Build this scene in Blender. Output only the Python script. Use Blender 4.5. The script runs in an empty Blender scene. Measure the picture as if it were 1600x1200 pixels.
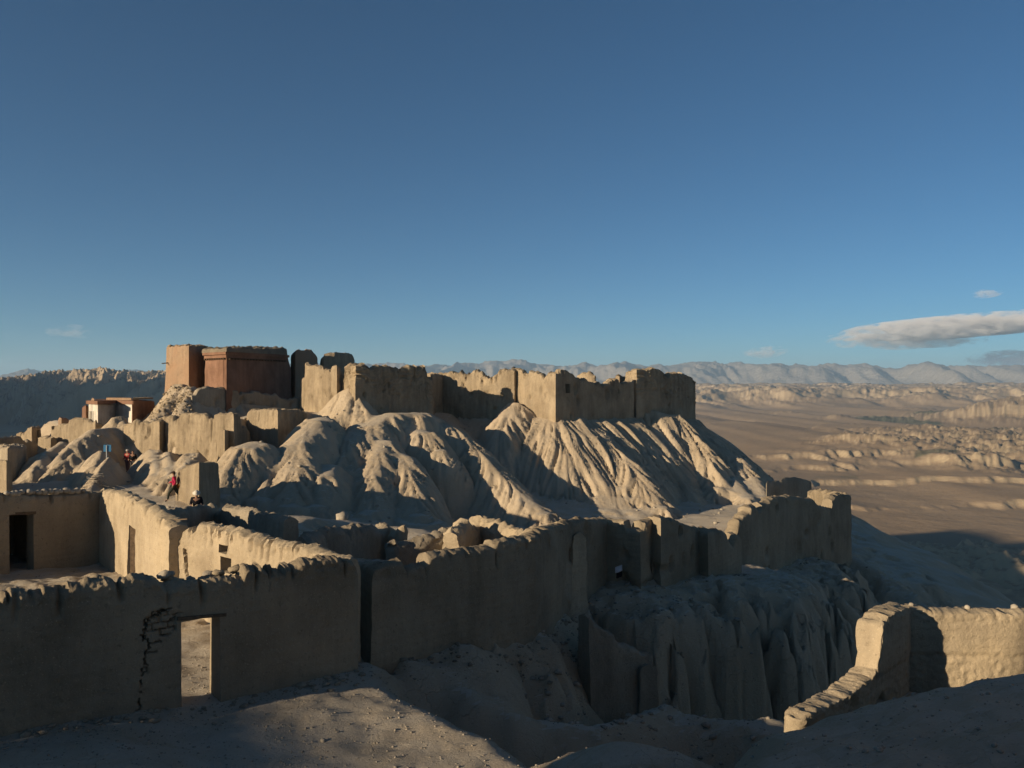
import bpy, bmesh, math, random
import numpy as np
from mathutils import Vector, Matrix, Quaternion

rad = math.radians
SC = bpy.context.scene
COL = SC.collection
random.seed(7)

# ---------------------------------------------------------------- camera
F = 1295.0                       # focal length in photo pixels (1600 wide)
cam_d = bpy.data.cameras.new("camera")
cam_d.sensor_width = 36.0
cam_d.lens = F / 1600.0 * 36.0
cam_d.clip_start = 0.1
cam_d.clip_end = 120000.0
cam = bpy.data.objects.new("camera", cam_d)
cam.location = (0, 0, 0)
cam.rotation_euler = (rad(90), 0, 0)
COL.objects.link(cam)
SC.camera = cam

# ---------------------------------------------------------------- sky, sun, exposure
SUN_AZ = 33.0                    # degrees the sun stands behind the left-hand (-x) direction
SUN_EL = 13.0
to_sun = Vector((-math.cos(rad(SUN_AZ)) * math.cos(rad(SUN_EL)),
                 -math.sin(rad(SUN_AZ)) * math.cos(rad(SUN_EL)),
                 math.sin(rad(SUN_EL))))
world = bpy.data.worlds.new("World")
SC.world = world
world.use_nodes = True
wn = world.node_tree
for n in list(wn.nodes):
    wn.nodes.remove(n)
w_out = wn.nodes.new("ShaderNodeOutputWorld")
w_bg = wn.nodes.new("ShaderNodeBackground")
w_sky = wn.nodes.new("ShaderNodeTexSky")
w_sky.sky_type = 'NISHITA'
w_sky.sun_disc = False
w_sky.sun_elevation = rad(SUN_EL)
w_sky.sun_rotation = math.atan2(to_sun.x, to_sun.y)
w_sky.altitude = 3600.0
w_sky.air_density = 1.0
w_sky.dust_density = 1.0
w_sky.ozone_density = 3.0
w_bg.inputs['Strength'].default_value = 0.05
w_tint = wn.nodes.new("ShaderNodeMix"); w_tint.data_type = 'RGBA'; w_tint.blend_type = 'MULTIPLY'
w_tint.inputs[0].default_value = 1.0; w_tint.inputs[7].default_value = (.61, .94, 1.0, 1)
wn.links.new(w_sky.outputs[0], w_tint.inputs[6])
wn.links.new(w_tint.outputs[2], w_bg.inputs[0])
wn.links.new(w_bg.outputs[0], w_out.inputs[0])

sun_d = bpy.data.lights.new("sun", 'SUN')
sun_d.energy = 5.0
sun_d.angle = rad(0.55)
sun_d.color = (1.0, 0.80, 0.55)
sun = bpy.data.objects.new("sun", sun_d)
sun.rotation_euler = (-to_sun).to_track_quat('-Z', 'Y').to_euler()
sun.location = to_sun * 200
COL.objects.link(sun)

SC.view_settings.view_transform = 'Standard'
SC.view_settings.look = 'None'
SC.view_settings.gamma = 1.0
SC.view_settings.exposure = 0.62
SC.view_settings.use_curve_mapping = False
SC.render.engine = 'CYCLES'
SC.cycles.use_denoising = True
SC.cycles.max_bounces = 6
SC.cycles.diffuse_bounces = 4
SC.cycles.volume_bounces = 2
SC.cycles.volume_step_rate = 1.0
SC.cycles.volume_max_steps = 256

# ---------------------------------------------------------------- numeric helpers
_rng = np.random.RandomState(11)
_P = np.arange(256); _rng.shuffle(_P); _P = np.concatenate([_P, _P, _P])
_G = _rng.normal(size=(256, 3)); _G /= np.linalg.norm(_G, axis=1)[:, None]

def pn3(x, y, z):
    x = np.asarray(x, float); y = np.asarray(y, float); z = np.asarray(z, float)
    xi = np.floor(x).astype(np.int64); yi = np.floor(y).astype(np.int64); zi = np.floor(z).astype(np.int64)
    xf = x - xi; yf = y - yi; zf = z - zi
    xi &= 255; yi &= 255; zi &= 255
    u = xf*xf*xf*(xf*(xf*6-15)+10); v = yf*yf*yf*(yf*(yf*6-15)+10); w = zf*zf*zf*(zf*(zf*6-15)+10)
    r = 0.0
    for dx in (0, 1):
        wx = u if dx else 1-u
        a = _P[xi+dx]
        for dy in (0, 1):
            wy = v if dy else 1-v
            b = _P[a+yi+dy]
            for dz in (0, 1):
                wz = w if dz else 1-w
                g = _G[_P[b+zi+dz] & 255]
                r = r + wx*wy*wz*(g[..., 0]*(xf-dx)+g[..., 1]*(yf-dy)+g[..., 2]*(zf-dz))
    return r*1.6

def pn2(x, y, seed=0):
    x = np.asarray(x, float); y = np.asarray(y, float)
    xi = np.floor(x).astype(np.int64); yi = np.floor(y).astype(np.int64)
    xf = x-xi; yf = y-yi
    xi = (xi + seed*37) & 255; yi = (yi + seed*91) & 255
    u = xf*xf*xf*(xf*(xf*6-15)+10); v = yf*yf*yf*(yf*(yf*6-15)+10)
    r = 0.0
    for dx in (0, 1):
        wx = u if dx else 1-u
        a = _P[xi+dx]
        for dy in (0, 1):
            wy = v if dy else 1-v
            g = _G[_P[a+yi+dy] & 255]
            r = r + wx*wy*(g[..., 0]*(xf-dx)+g[..., 1]*(yf-dy))
    return r*1.7

def fbm2(x, y, oct=4, seed=0, gain=.5):
    r = 0; a = 1.0
    for o in range(oct):
        r = r + a*pn2(x, y, seed+o*3); a *= gain; x = x*2.03+11.3; y = y*2.03-7.7
    return r

def ridged2(x, y, oct=4, seed=0, gain=.5):
    r = 0; a = 1.0
    for o in range(oct):
        r = r + a*(1-2*np.abs(pn2(x, y, seed+o*3))); a *= gain; x = x*2.03+5.1; y = y*2.03+3.7
    return r

def fbm3(x, y, z, oct=3, gain=.5):
    r = 0; a = 1.0
    for o in range(oct):
        r = r + a*pn3(x, y, z); a *= gain; x = x*2.03+3.1; y = y*2.03+7.9; z = z*2.03-5.3
    return r

def sstep(a, b, x):
    t = np.clip((x-a)/(b-a), 0, 1)
    return t*t*(3-2*t)

def W(px, py, d):
    """photo pixel + depth -> world point"""
    return ((px-800.0)/F*d, d, (600.0-py)/F*d)

def XY(px, d):
    return ((px-800.0)/F*d, d)

def softplus(s, r):
    return 0.5*(s+np.sqrt(s*s+r*r))

def poly_sdf(x, y, poly):
    """signed distance to polygon, negative inside"""
    x = np.asarray(x, float); y = np.asarray(y, float)
    d2 = np.full(x.shape, 1e18); inside = np.zeros(x.shape, bool)
    n = len(poly)
    for i in range(n):
        ax, ay = poly[i]; bx, by = poly[(i+1) % n]
        ex, ey = bx-ax, by-ay
        t = np.clip(((x-ax)*ex+(y-ay)*ey)/(ex*ex+ey*ey), 0, 1)
        d2 = np.minimum(d2, (x-ax-t*ex)**2+(y-ay-t*ey)**2)
        c = ((ay > y) != (by > y))
        if by != ay:
            c &= x < (bx-ax)*(y-ay)/(by-ay)+ax
        inside ^= c
    return np.where(inside, -1, 1)*np.sqrt(d2)

def line_prof(x, y, pts):
    """nearest point on a 3-D polyline in plan: distance and interpolated height"""
    best = np.full(x.shape, 1e18); bz = np.zeros(x.shape)
    for (ax, ay, az), (bx, by, bz_) in zip(pts[:-1], pts[1:]):
        ex, ey = bx-ax, by-ay
        t = np.clip(((x-ax)*ex+(y-ay)*ey)/(ex*ex+ey*ey+1e-9), 0, 1)
        d2 = (x-ax-t*ex)**2+(y-ay-t*ey)**2
        m = d2 < best
        best = np.where(m, d2, best); bz = np.where(m, az+t*(bz_-az), bz)
    return np.sqrt(best), bz

def smax(a, b, k):
    h = np.clip(0.5+0.5*(a-b)/k, 0, 1)
    return b*(1-h)+a*h+k*h*(1-h)

# ---------------------------------------------------------------- object helpers
def link(o):
    COL.objects.link(o); return o

def mesh_obj(name, verts, faces, mat, parent=None, loc=None, smooth=True, angle=42):
    """verts world coords; faces list/array of quads or tris"""
    verts = np.asarray(verts, np.float32)
    if loc is None and parent is None:
        loc = (float(verts[:, 0].mean()), float(verts[:, 1].mean()), float(verts[:, 2].min()))
    if parent is not None:
        loc = (0, 0, 0); off = np.array(parent_world(parent), np.float32)
    else:
        off = np.array(loc, np.float32)
    v = verts-off
    me = bpy.data.meshes.new(name)
    if isinstance(faces, np.ndarray):
        nf, k = faces.shape
        me.vertices.add(len(v)); me.vertices.foreach_set('co', v.ravel())
        me.loops.add(nf*k); me.loops.foreach_set('vertex_index', faces.astype(np.int32).ravel())
        me.polygons.add(nf)
        me.polygons.foreach_set('loop_start', np.arange(0, nf*k, k, dtype=np.int32))
        me.update(calc_edges=True)
    else:
        me.from_pydata([tuple(p) for p in v], [], [tuple(f) for f in faces]); me.update()
    me.validate()
    if smooth:
        me.polygons.foreach_set('use_smooth', np.ones(len(me.polygons), bool))
        if angle and angle < 180:
            me.set_sharp_from_angle(angle=rad(angle))
    if mat is not None:
        me.materials.append(mat)
    o = bpy.data.objects.new(name, me)
    o.location = loc
    link(o)
    if parent is not None:
        o.parent = parent
    return o

def parent_world(p):
    l = Vector(p.location)
    while p.parent:
        p = p.parent; l = l+Vector(p.location)
    return tuple(l)

def tag(o, label, cat, group=None):
    o['kind'] = 'thing'
    o['label'] = label; o['category'] = cat
    if group: o['group'] = group
    return o

def kind(o, k):
    o['kind'] = k; return o

def empty(name, loc, label, cat, group=None):
    o = bpy.data.objects.new(name, None)
    o.empty_display_size = .3
    o.location = loc
    link(o)
    return tag(o, label, cat, group)

# ---------------------------------------------------------------- materials
class NT:
    def __init__(self, name):
        self.m = bpy.data.materials.new(name); self.m.use_nodes = True
        self.t = self.m.node_tree
        self.b = self.t.nodes['Principled BSDF']; self.o = self.t.nodes['Material Output']
        self.b.inputs['Roughness'].default_value = 0.95
        self.b.inputs['Specular IOR Level'].default_value = 0.12
    def n(self, typ, **kw):
        nd = self.t.nodes.new(typ)
        for k, v in kw.items():
            if k.startswith('i_'):
                nd.inputs[k[2:].replace('_', ' ')].default_value = v
            else:
                setattr(nd, k, v)
        return nd
    def l(self, a, b): self.t.links.new(a, b)
    def coord(self, scale=(1, 1, 1), which='Object'):
        tc = self.n('ShaderNodeTexCoord'); mp = self.n('ShaderNodeMapping')
        mp.inputs['Scale'].default_value = scale
        self.l(tc.outputs[which], mp.inputs['Vector']); return mp.outputs[0]
    def noise(self, vec, scale, detail=4, rough=.55, dist=0.0):
        nd = self.n('ShaderNodeTexNoise'); nd.inputs['Scale'].default_value = scale
        nd.inputs['Detail'].default_value = detail; nd.inputs['Roughness'].default_value = rough
        nd.inputs['Distortion'].default_value = dist
        self.l(vec, nd.inputs['Vector']); return nd.outputs['Fac']
    def ramp(self, fac, stops):
        r = self.n('ShaderNodeValToRGB'); e = r.color_ramp.elements
        while len(e) < len(stops): e.new(0.5)
        for el, (p, c) in zip(e, stops):
            el.position = p; el.color = (*c, 1) if len(c) == 3 else c
        self.l(fac, r.inputs[0]); return r.outputs[0]
    def mix(self, fac, a, b, blend='MIX'):
        m = self.n('ShaderNodeMix', data_type='RGBA', blend_type=blend)
        if isinstance(fac, (int, float)): m.inputs[0].default_value = fac
        else: self.l(fac, m.inputs[0])
        for s, v in ((6, a), (7, b)):
            if isinstance(v, tuple): m.inputs[s].default_value = (*v, 1) if len(v) == 3 else v
            else: self.l(v, m.inputs[s])
        return m.outputs[2]
    def math(self, op, a, b=None):
        m = self.n('ShaderNodeMath', operation=op)
        for i, v in enumerate((a, b)):
            if v is None: continue
            if isinstance(v, (int, float)): m.inputs[i].default_value = v
            else: self.l(v, m.inputs[i])
        return m.outputs[0]
    def bump(self, h, strength, dist, prev=None):
        b = self.n('ShaderNodeBump'); b.inputs['Strength'].default_value = strength
        b.inputs['Distance'].default_value = dist
        self.l(h, b.inputs['Height'])
        if prev is not None: self.l(prev, b.inputs['Normal'])
        return b.outputs[0]

def mud(name, c0, c1, c2, streak=.14, fine=.02, coarse=.06, stones=True, red=None, courses=0.0):
    """adobe plaster: blotchy colour, vertical run marks, pitted relief"""
    k = NT(name)
    v = k.coord()
    n1 = k.noise(v, .55, 5, .6)
    n2 = k.noise(v, 5.0, 5, .65)
    col = k.ramp(n1, [(.3, c0), (.5, c1), (.72, c2)])
    col = k.mix(k.math('MULTIPLY', n2, .55), col, tuple(x*.68 for x in c1))
    big = k.noise(v, .33, 4, .6, .6)
    col = k.mix(1.0, col, k.ramp(big, [(.36, (.80, .79, .78)), (.5, (1, 1, 1)), (.66, (1.10, 1.08, 1.04))]), 'MULTIPLY')
    vs = k.coord((1.0, 1.0, .14))
    st = k.noise(vs, 1.9, 6, .7)
    stm = k.ramp(st, [(.42, (1, 1, 1)), (.6, (1-streak, 1-streak, 1-streak*.95))])
    col = k.mix(1.0, col, stm, 'MULTIPLY')
    spk = k.noise(v, 38, 2, .6)
    col = k.mix(k.ramp(spk, [(.62, (0, 0, 0)), (.72, (.5, .5, .5))]), col, tuple(min(1, x*1.4) for x in c2))
    if red is not None:
        rn = k.noise(v, .45, 3, .5)
        col = k.mix(k.ramp(rn, [(.4, (1, 1, 1)), (.62, (.25, .25, .25))]), col, red)
    k.l(col, k.b.inputs['Base Color'])
    pit = k.noise(v, 9, 5, .75)
    col = k.mix(k.ramp(pit, [(.33, (.55, .55, .55)), (.43, (0, 0, 0))]), col, tuple(x*.45 for x in c0))
    k.l(col, k.b.inputs['Base Color'])
    h = k.noise(v, 2.2, 9, .72)
    nb = k.bump(h, 1.0, coarse*1.7)
    h2 = k.noise(v, 13, 6, .78)
    nb = k.bump(h2, 1.0, fine*1.6, nb)
    if stones:
        vo = k.n('ShaderNodeTexVoronoi'); vo.inputs['Scale'].default_value = 26
        vo.inputs['Randomness'].default_value = 1.0
        k.l(v, vo.inputs['Vector'])
        pits = k.ramp(vo.outputs['Distance'], [(.0, (0, 0, 0)), (.16, (1, 1, 1))])
        nb = k.bump(pits, .35, fine*.6, nb)
    if courses:
        vz = k.coord((.15, .15, 1.0))
        wv = k.n('ShaderNodeTexWave', wave_type='BANDS', bands_direction='Z')
        wv.inputs['Scale'].default_value = courses; wv.inputs['Distortion'].default_value = 2.0
        wv.inputs['Detail'].default_value = 3; wv.inputs['Detail Scale'].default_value = 2.0
        k.l(vz, wv.inputs['Vector'])
        nb = k.bump(wv.outputs['Fac'], .22, .02, nb)
    k.l(nb, k.b.inputs['Normal'])
    return k.m

M_MUD = mud('adobe', (.29, .232, .158), (.345, .28, .192), (.40, .33, .232), coarse=.035, fine=.016, courses=1.7)  # adobe for walls out of the sun, some shade put into the colour
M_MUD_B = mud('adobe_sunlit', (.39, .315, .215), (.46, .375, .258), (.52, .43, .305), streak=.14, coarse=.035, fine=.016, courses=1.7)  # lighter copy of the adobe for the sunlit walls
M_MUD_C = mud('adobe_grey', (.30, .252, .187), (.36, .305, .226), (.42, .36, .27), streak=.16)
M_MUD_FAR = mud('adobe_weathered', (.39, .31, .207), (.46, .368, .25), (.53, .43, .30), streak=.22, fine=.05, coarse=.14)
M_RED = mud('red_clay_wash', (.205, .115, .078), (.26, .15, .10), (.32, .19, .13), streak=.2, fine=.03, coarse=.05, stones=False)
M_REDDISH = mud('adobe_reddish', (.35, .25, .165), (.42, .31, .208), (.49, .37, .26), streak=.2, fine=.05, coarse=.12, red=(.38, .25, .16))
M_WHITE = mud('lime_wash', (.55, .50, .42), (.66, .61, .52), (.72, .68, .6), streak=.35, fine=.02, coarse=.04, stones=False)
M_ROOF = mud('roof_earth', (.24, .20, .15), (.30, .25, .185), (.36, .31, .23), streak=0, fine=.08, coarse=.15)

def plain_mat(name, c, rough=.8, bumpy=.01, var=.25, scale=8):
    k = NT(name); v = k.coord()
    n = k.noise(v, scale, 4, .6)
    col = k.ramp(n, [(.3, tuple(x*(1-var) for x in c)), (.7, tuple(min(1, x*(1+var)) for x in c))])
    k.l(col, k.b.inputs['Base Color']); k.b.inputs['Roughness'].default_value = rough
    if bumpy: k.l(k.bump(k.noise(v, scale*3, 3), .6, bumpy), k.b.inputs['Normal'])
    return k.m

M_WOOD = plain_mat('old_timber', (.12, .085, .055), .85, .01, .4, 12)
M_STONE = plain_mat('field_stone', (.27, .235, .185), .9, .02, .3, 5)
M_STONE_W = plain_mat('pale_stone', (.33, .29, .23), .9, .02, .25, 5)

def hill_mat():
    k = NT('badland_clay')
    v = k.coord()
    n1 = k.noise(v, .22, 5, .6); n2 = k.noise(v, 2.3, 6, .62)
    col = k.ramp(n1, [(.3, (.43, .342, .235)), (.5, (.48, .39, .275)), (.7, (.53, .44, .325))])
    col = k.mix(k.math('MULTIPLY', n2, .4), col, (.35, .28, .195))
    g = k.n('ShaderNodeNewGeometry'); sx = k.n('ShaderNodeSeparateXYZ'); k.l(g.outputs['True Normal'], sx.inputs[0])
    flat = k.math('MULTIPLY', k.ramp(sx.outputs['Z'], [(.88, (0, 0, 0)), (.98, (1, 1, 1))]), k.ramp(k.noise(v, 1.1, 5, .6), [(.35, (.35, .35, .35)), (.6, (.95, .95, .95))]))
    col = k.mix(flat, col, (.53, .468, .375))
    spk = k.noise(v, 22, 3, .6)
    col = k.mix(k.ramp(spk, [(.6, (0, 0, 0)), (.72, (.45, .45, .45))]), col, (.62, .57, .49))
    drk = k.noise(v, 14, 3, .7)
    col = k.mix(k.ramp(drk, [(.28, (.5, .5, .5)), (.38, (0, 0, 0))]), col, (.25, .21, .16))
    k.l(col, k.b.inputs['Base Color'])
    nb = k.bump(k.noise(v, 3.2, 9, .74), 1.0, .10)
    nb = k.bump(k.noise(v, 14, 6, .8), 1.0, .045, nb)
    # drying cracks
    wv = k.n('ShaderNodeVectorMath', operation='ADD')
    nn = k.n('ShaderNodeTexNoise'); nn.inputs['Scale'].default_value = 3.0; k.l(v, nn.inputs['Vector'])
    sc = k.n('ShaderNodeVectorMath', operation='SCALE'); sc.inputs['Scale'].default_value = .35
    k.l(nn.outputs['Color'], sc.inputs[0]); k.l(v, wv.inputs[0]); k.l(sc.outputs[0], wv.inputs[1])
    vo = k.n('ShaderNodeTexVoronoi', feature='DISTANCE_TO_EDGE'); vo.inputs['Scale'].default_value = 1.9
    k.l(wv.outputs[0], vo.inputs['Vector'])
    cm = k.ramp(k.noise(v, .7, 3, .5), [(.45, (0, 0, 0)), (.6, (1, 1, 1))])
    cr = k.ramp(vo.outputs['Distance'], [(0.0, (0, 0, 0)), (.02, (1, 1, 1))])
    inv = k.math('SUBTRACT', 1.0, cr); hh = k.math('SUBTRACT', 1.0, k.math('MULTIPLY', inv, cm))
    nb = k.bump(hh, .8, .035, nb)
    k.l(nb, k.b.inputs['Normal'])
    return k.m
M_HILL = hill_mat()

# ================================================================= HILL TERRAIN
def axis(segs):
    """piecewise spacing: list of (start, end, spacing)"""
    out = []
    for a, b, s in segs:
        n = max(2, int(round((b-a)/s)))
        out.append(np.linspace(a, b, n, endpoint=False))
    out.append([segs[-1][1]])
    return np.concatenate(out)

gx = axis([(-420, -120, 14), (-120, -60, 3.0), (-60, -38, .8), (-38, -20, .15), (-20, 14, .12), (14, 30, .16), (30, 50, .8), (50, 120, 3), (120, 420, 14)])
gy = axis([(-420, -60, 16), (-60, -6, 2.5), (-6, 5, .6), (5, 38, .11), (38, 90, .15), (90, 110, .6), (110, 150, 2), (150, 430, 14)])
GX, GY = np.meshgrid(gx, gy)

# gentle base: measured ground points
_ctrl = [W(p, q, d) for p, q, d in [
    (0, 880, 27), (160, 875, 29), (300, 1000, 19.4), (400, 1075, 16.6), (60, 1130, 14.0), (450, 1120, 15.05), (300, 1150, 14.2), (150, 1130, 14.2), (700, 1150, 14.1), (540, 1042, 17.8), (600, 1075, 16.6),
    (860, 1195, 13.0), (272, 782, 49), (205, 738, 63), (190, 748, 60), (215, 760, 55), (307, 828, 37), (300, 800, 43), (450, 808, 47), (450, 815, 52), (600, 815, 57),
    (690, 828, 58), (900, 824, 60), (1020, 826, 60), (1100, 824, 62), (1150, 800, 70), (760, 898, 40), (1000, 865, 46), (640, 882, 33), (880, 862, 52), (560, 845, 46),
    (870, 975, 23.6), (820, 985, 21.6), (700, 1000, 20.0), (610, 1025, 18.9), (960, 886, 28.4), (1050, 890, 29.4), (1150, 874, 33.4), (1000, 915, 26.5), (1100, 910, 28.5),
    (1230, 872, 40), (1310, 870, 46), (1300, 915, 36), (1180, 890, 34), (-200, 800, 45), (-200, 735, 66), (60, 745, 62), (0, 690, 78),
    (500, 880, 27), (420, 900, 25), (1180, 815, 62), (20, 780, 52)]]
_ctrl += [(-40, 10, -5.6), (-30, -20, -4.5), (-45, 40, -6.5), (-60, 70, -7), (0, 115, -9), (-50, 115, -9), (30, 110, -12), (-9, 6, -5.9), (-4, 7, -6.0)]
_ctrl = np.array(_ctrl)

def base_ground(x, y):
    num = np.zeros(x.shape); den = np.zeros(x.shape)
    for cx, cy, cz in _ctrl:
        w = 1.0/((x-cx)**2+(y-cy)**2+4.0)**2
        num += w*cz; den += w
    return num/den

PLATEAU = [(-1.2, 4), (1.2, 11.6), (.72, 13.0), (-.8, 14.9), (-2.5, 17.1), (-2.75, 18.5), (-.9, 19.8), (.2, 21.2), (1.0, 23.2), (1.6, 24.6),
           (1.8, 25.0), (2.5, 25.4), (4.4, 24.9), (6.7, 26.1), (9.3, 28.3), (11.8, 30.7), (13.9, 34.2), (16.0, 38.0), (18.4, 44.0),
           (20.5, 50), (24, 62), (29, 80), (27, 96), (5, 118), (-80, 122), (-90, -30), (-14, -25), (-5, -3)]
SKIRT = [(12, -14), (13.5, 5), (14.5, 28), (17.5, 38), (22, 48), (29, 66), (34, 90), (12, 124), (-85, 130), (-98, -40), (8, -45)]
CAMHILL = [(1.2, 5), (1.65, 7.3), (3.1, 9.7), (4.5, 11.2), (6.2, 11.9), (7.6, 12.4), (9.5, 13.4), (15, 14), (17, -8), (4, -22), (-7, -10), (-3, 1)]

RIDGES = [  # (points (px,py,d)), side slope, crest radius
    ([(398, 690, 58.5), (374, 700, 56.8), (353, 735, 54.6), (344, 772, 52.8)], 1.9, 1.1),
    ([(502, 652, 65), (487, 664, 62.5), (467, 694, 59.3), (461, 735, 56), (452, 788, 52.7)], 1.7, .8, .3),
    ([(490, 657, 63), (455, 692, 60), (427, 735, 56.6), (405, 776, 53.8)], 1.8, .9, .3),
    ([(566, 662, 66.5), (540, 690, 63), (509, 725, 59.8), (487, 748, 57.6)], 2.1, .6),
    ([(514, 726, 58.6), (501, 745, 56.2), (492, 788, 53.6)], 1.9, .9),
    ([(662, 645, 70.5), (610, 645, 68.6), (575, 666, 65.6), (549, 712, 61.6), (537, 755, 58), (530, 795, 55.2)], 1.65, 1.2),
    ([(601, 688, 64), (591, 706, 61.8), (581, 745, 58.4), (577, 797, 54.9)], 1.8, .9),
    ([(612, 700, 63.5), (628, 712, 62.2), (637, 735, 60.2), (648, 770, 58), (652, 803, 55.8)], 1.9, .9),
    ([(650, 644, 71.5), (675, 651, 71), (712, 669, 70), (748, 702, 67.8), (775, 729, 65.6), (815, 770, 62.6), (850, 800, 60.2)], 1.35, .8, .4),
    ([(648, 668, 68.2), (668, 676, 67), (688, 702, 65.4)], 2.1, .9),
    ([(690, 645, 80), (725, 690, 75), (752, 735, 71), (790, 780, 66)], 1.8, .7),
    ([(803, 629, 78.5), (790, 648, 76.4), (777, 690, 73), (768, 745, 69.5)], 1.5, 1.0),
    ([(835, 640, 79.5), (828, 690, 75.5), (822, 745, 71), (818, 795, 66.5)], 1.3, 1.2, 1.2),
    ([(868, 642, 79.5), (862, 690, 76), (858, 745, 71.5), (862, 800, 66)], 1.2, 1.2, 1.4),
    ([(872, 642, 79.5), (908, 655, 78.4), (952, 692, 75.6), (1000, 742, 71), (1032, 790, 67)], 1.45, .9, .8),
    ([(905, 662, 77.8), (902, 715, 73.8), (905, 800, 66.3)], 1.2, 1.1, 1.4),
    ([(935, 684, 76.0), (942, 735, 72.0), (950, 800, 66.3)], 1.2, 1.0, 1.4),
    ([(965, 710, 74.2), (980, 750, 70.8), (992, 800, 66.3)], 1.4, .8, 1.0),
    ([(960, 650, 85), (950, 690, 82), (958, 725, 79)], 1.4, 1.0, 1.0),
    ([(1008, 640, 84), (1012, 690, 80.5), (1020, 740, 76.5), (1035, 785, 72.5)], 1.4, 1.0, .5),
    ([(1030, 645, 84), (1045, 690, 81), (1062, 740, 77.5), (1075, 785, 73.5)], 1.5, .8, .5),
    ([(1056, 648, 84.5), (1083, 680, 82.5), (1104, 712, 80), (1120, 760, 76.5)], 1.6, .8, .4),
    ([(1080, 655, 88), (1110, 690, 85), (1150, 716, 82.5), (1174, 744, 80), (1190, 775, 76)], 1.4, 1.0, .6),
    ([(1100, 715, 81), (1140, 745, 79), (1165, 775, 75)], 1.5, .8, .6),
    # left hill
    ([(176, 668, 66.5), (143, 671, 64), (112, 700, 61.2), (88, 735, 59), (70, 768, 57)], 1.6, 1.2),
    ([(96, 690, 63), (62, 712, 60.6), (40, 742, 58.5), (28, 768, 57)], 1.7, 1.0),
    ([(168, 678, 65), (140, 705, 62), (120, 740, 59), (112, 770, 57)], 1.7, .8),
    ([(157, 704, 59), (144, 730, 57), (134, 770, 54.5)], 1.8, .9),
    ([(170, 714, 57), (158, 729, 55.5), (146, 752, 53.5), (134, 772, 51.5)], 2.0, .6),
    ([(178, 652, 67.5), (190, 650, 67.8), (196, 662, 67)], 1.8, .9),
    # apron under the long retaining wall
    ([(238, 703, 61.5), (244, 730, 57.5), (252, 757, 54)], 1.8, 1.0),
    ([(262, 706, 60.5), (268, 728, 57), (262, 750, 54)], 1.5, 1.0),
    ([(300, 708, 58.5), (292, 725, 56), (272, 745, 53)], 1.5, .8),
    # rubble heap under the two red buildings
    ([(283, 600, 72.5), (268, 622, 70.5), (252, 640, 68.5), (240, 655, 66.8)], 1.5, 1.0),
    ([(296, 604, 71.8), (290, 630, 69.2), (285, 648, 67.2)], 1.5, .8),
    # slump of debris at the foot of the middle tower
    ([(549, 606, 71.2), (555, 628, 69.6), (566, 650, 68.4)], 1.3, 1.2, .6),
    ([(536, 618, 71.4), (530, 636, 69.8), (524, 654, 68.6)], 1.2, 1.2, .6),
    ([(562, 620, 70.2), (572, 640, 69.2), (588, 654, 68.4)], 1.3, 1.0, .6),
    # ravine: collapsed block below the near wall, low spur, ruin stumps
    ([(872, 958, 24.6), (850, 985, 23.4), (826, 1025, 22.0)], 2.4, .7),
    ([(720, 1005, 19.9), (760, 1020, 20.6), (800, 1035, 21.2), (826, 1050, 21.2)], 2.0, .9),
    ([(640, 1030, 18.9), (690, 1045, 19.0), (740, 1075, 18.8), (775, 1095, 18.9)], 1.8, .7),
    ([(890, 965, 25.2), (905, 990, 24.8), (912, 1030, 24.2)], 2.8, .5),
    ([(735, 1082, 18.4), (790, 1112, 18.2), (850, 1128, 18.6), (925, 1138, 18.8), (990, 1122, 19.8), (1040, 1106, 21)], 1.5, .45),
    ([(1040, 1112, 21), (1120, 1130, 20.5), (1200, 1130, 20)], 1.0, .6),
    ([(1286, 1122, 15.6), (1350, 1096, 16.9), (1420, 1082, 18)], 1.6, .5),
    # outer flank right of the cliff
    ([(1318, 862, 47), (1368, 890, 45), (1438, 944, 42), (1500, 1010, 39)], 1.0, 1.3),
    ([(1300, 880, 43), (1330, 925, 41), (1370, 1000, 38)], 1.2, 1.2),
]
RW = [([W(*p) for p in e[0]], e[1], e[2], e[3] if len(e) > 3 else .22) for e in RIDGES]

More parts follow.
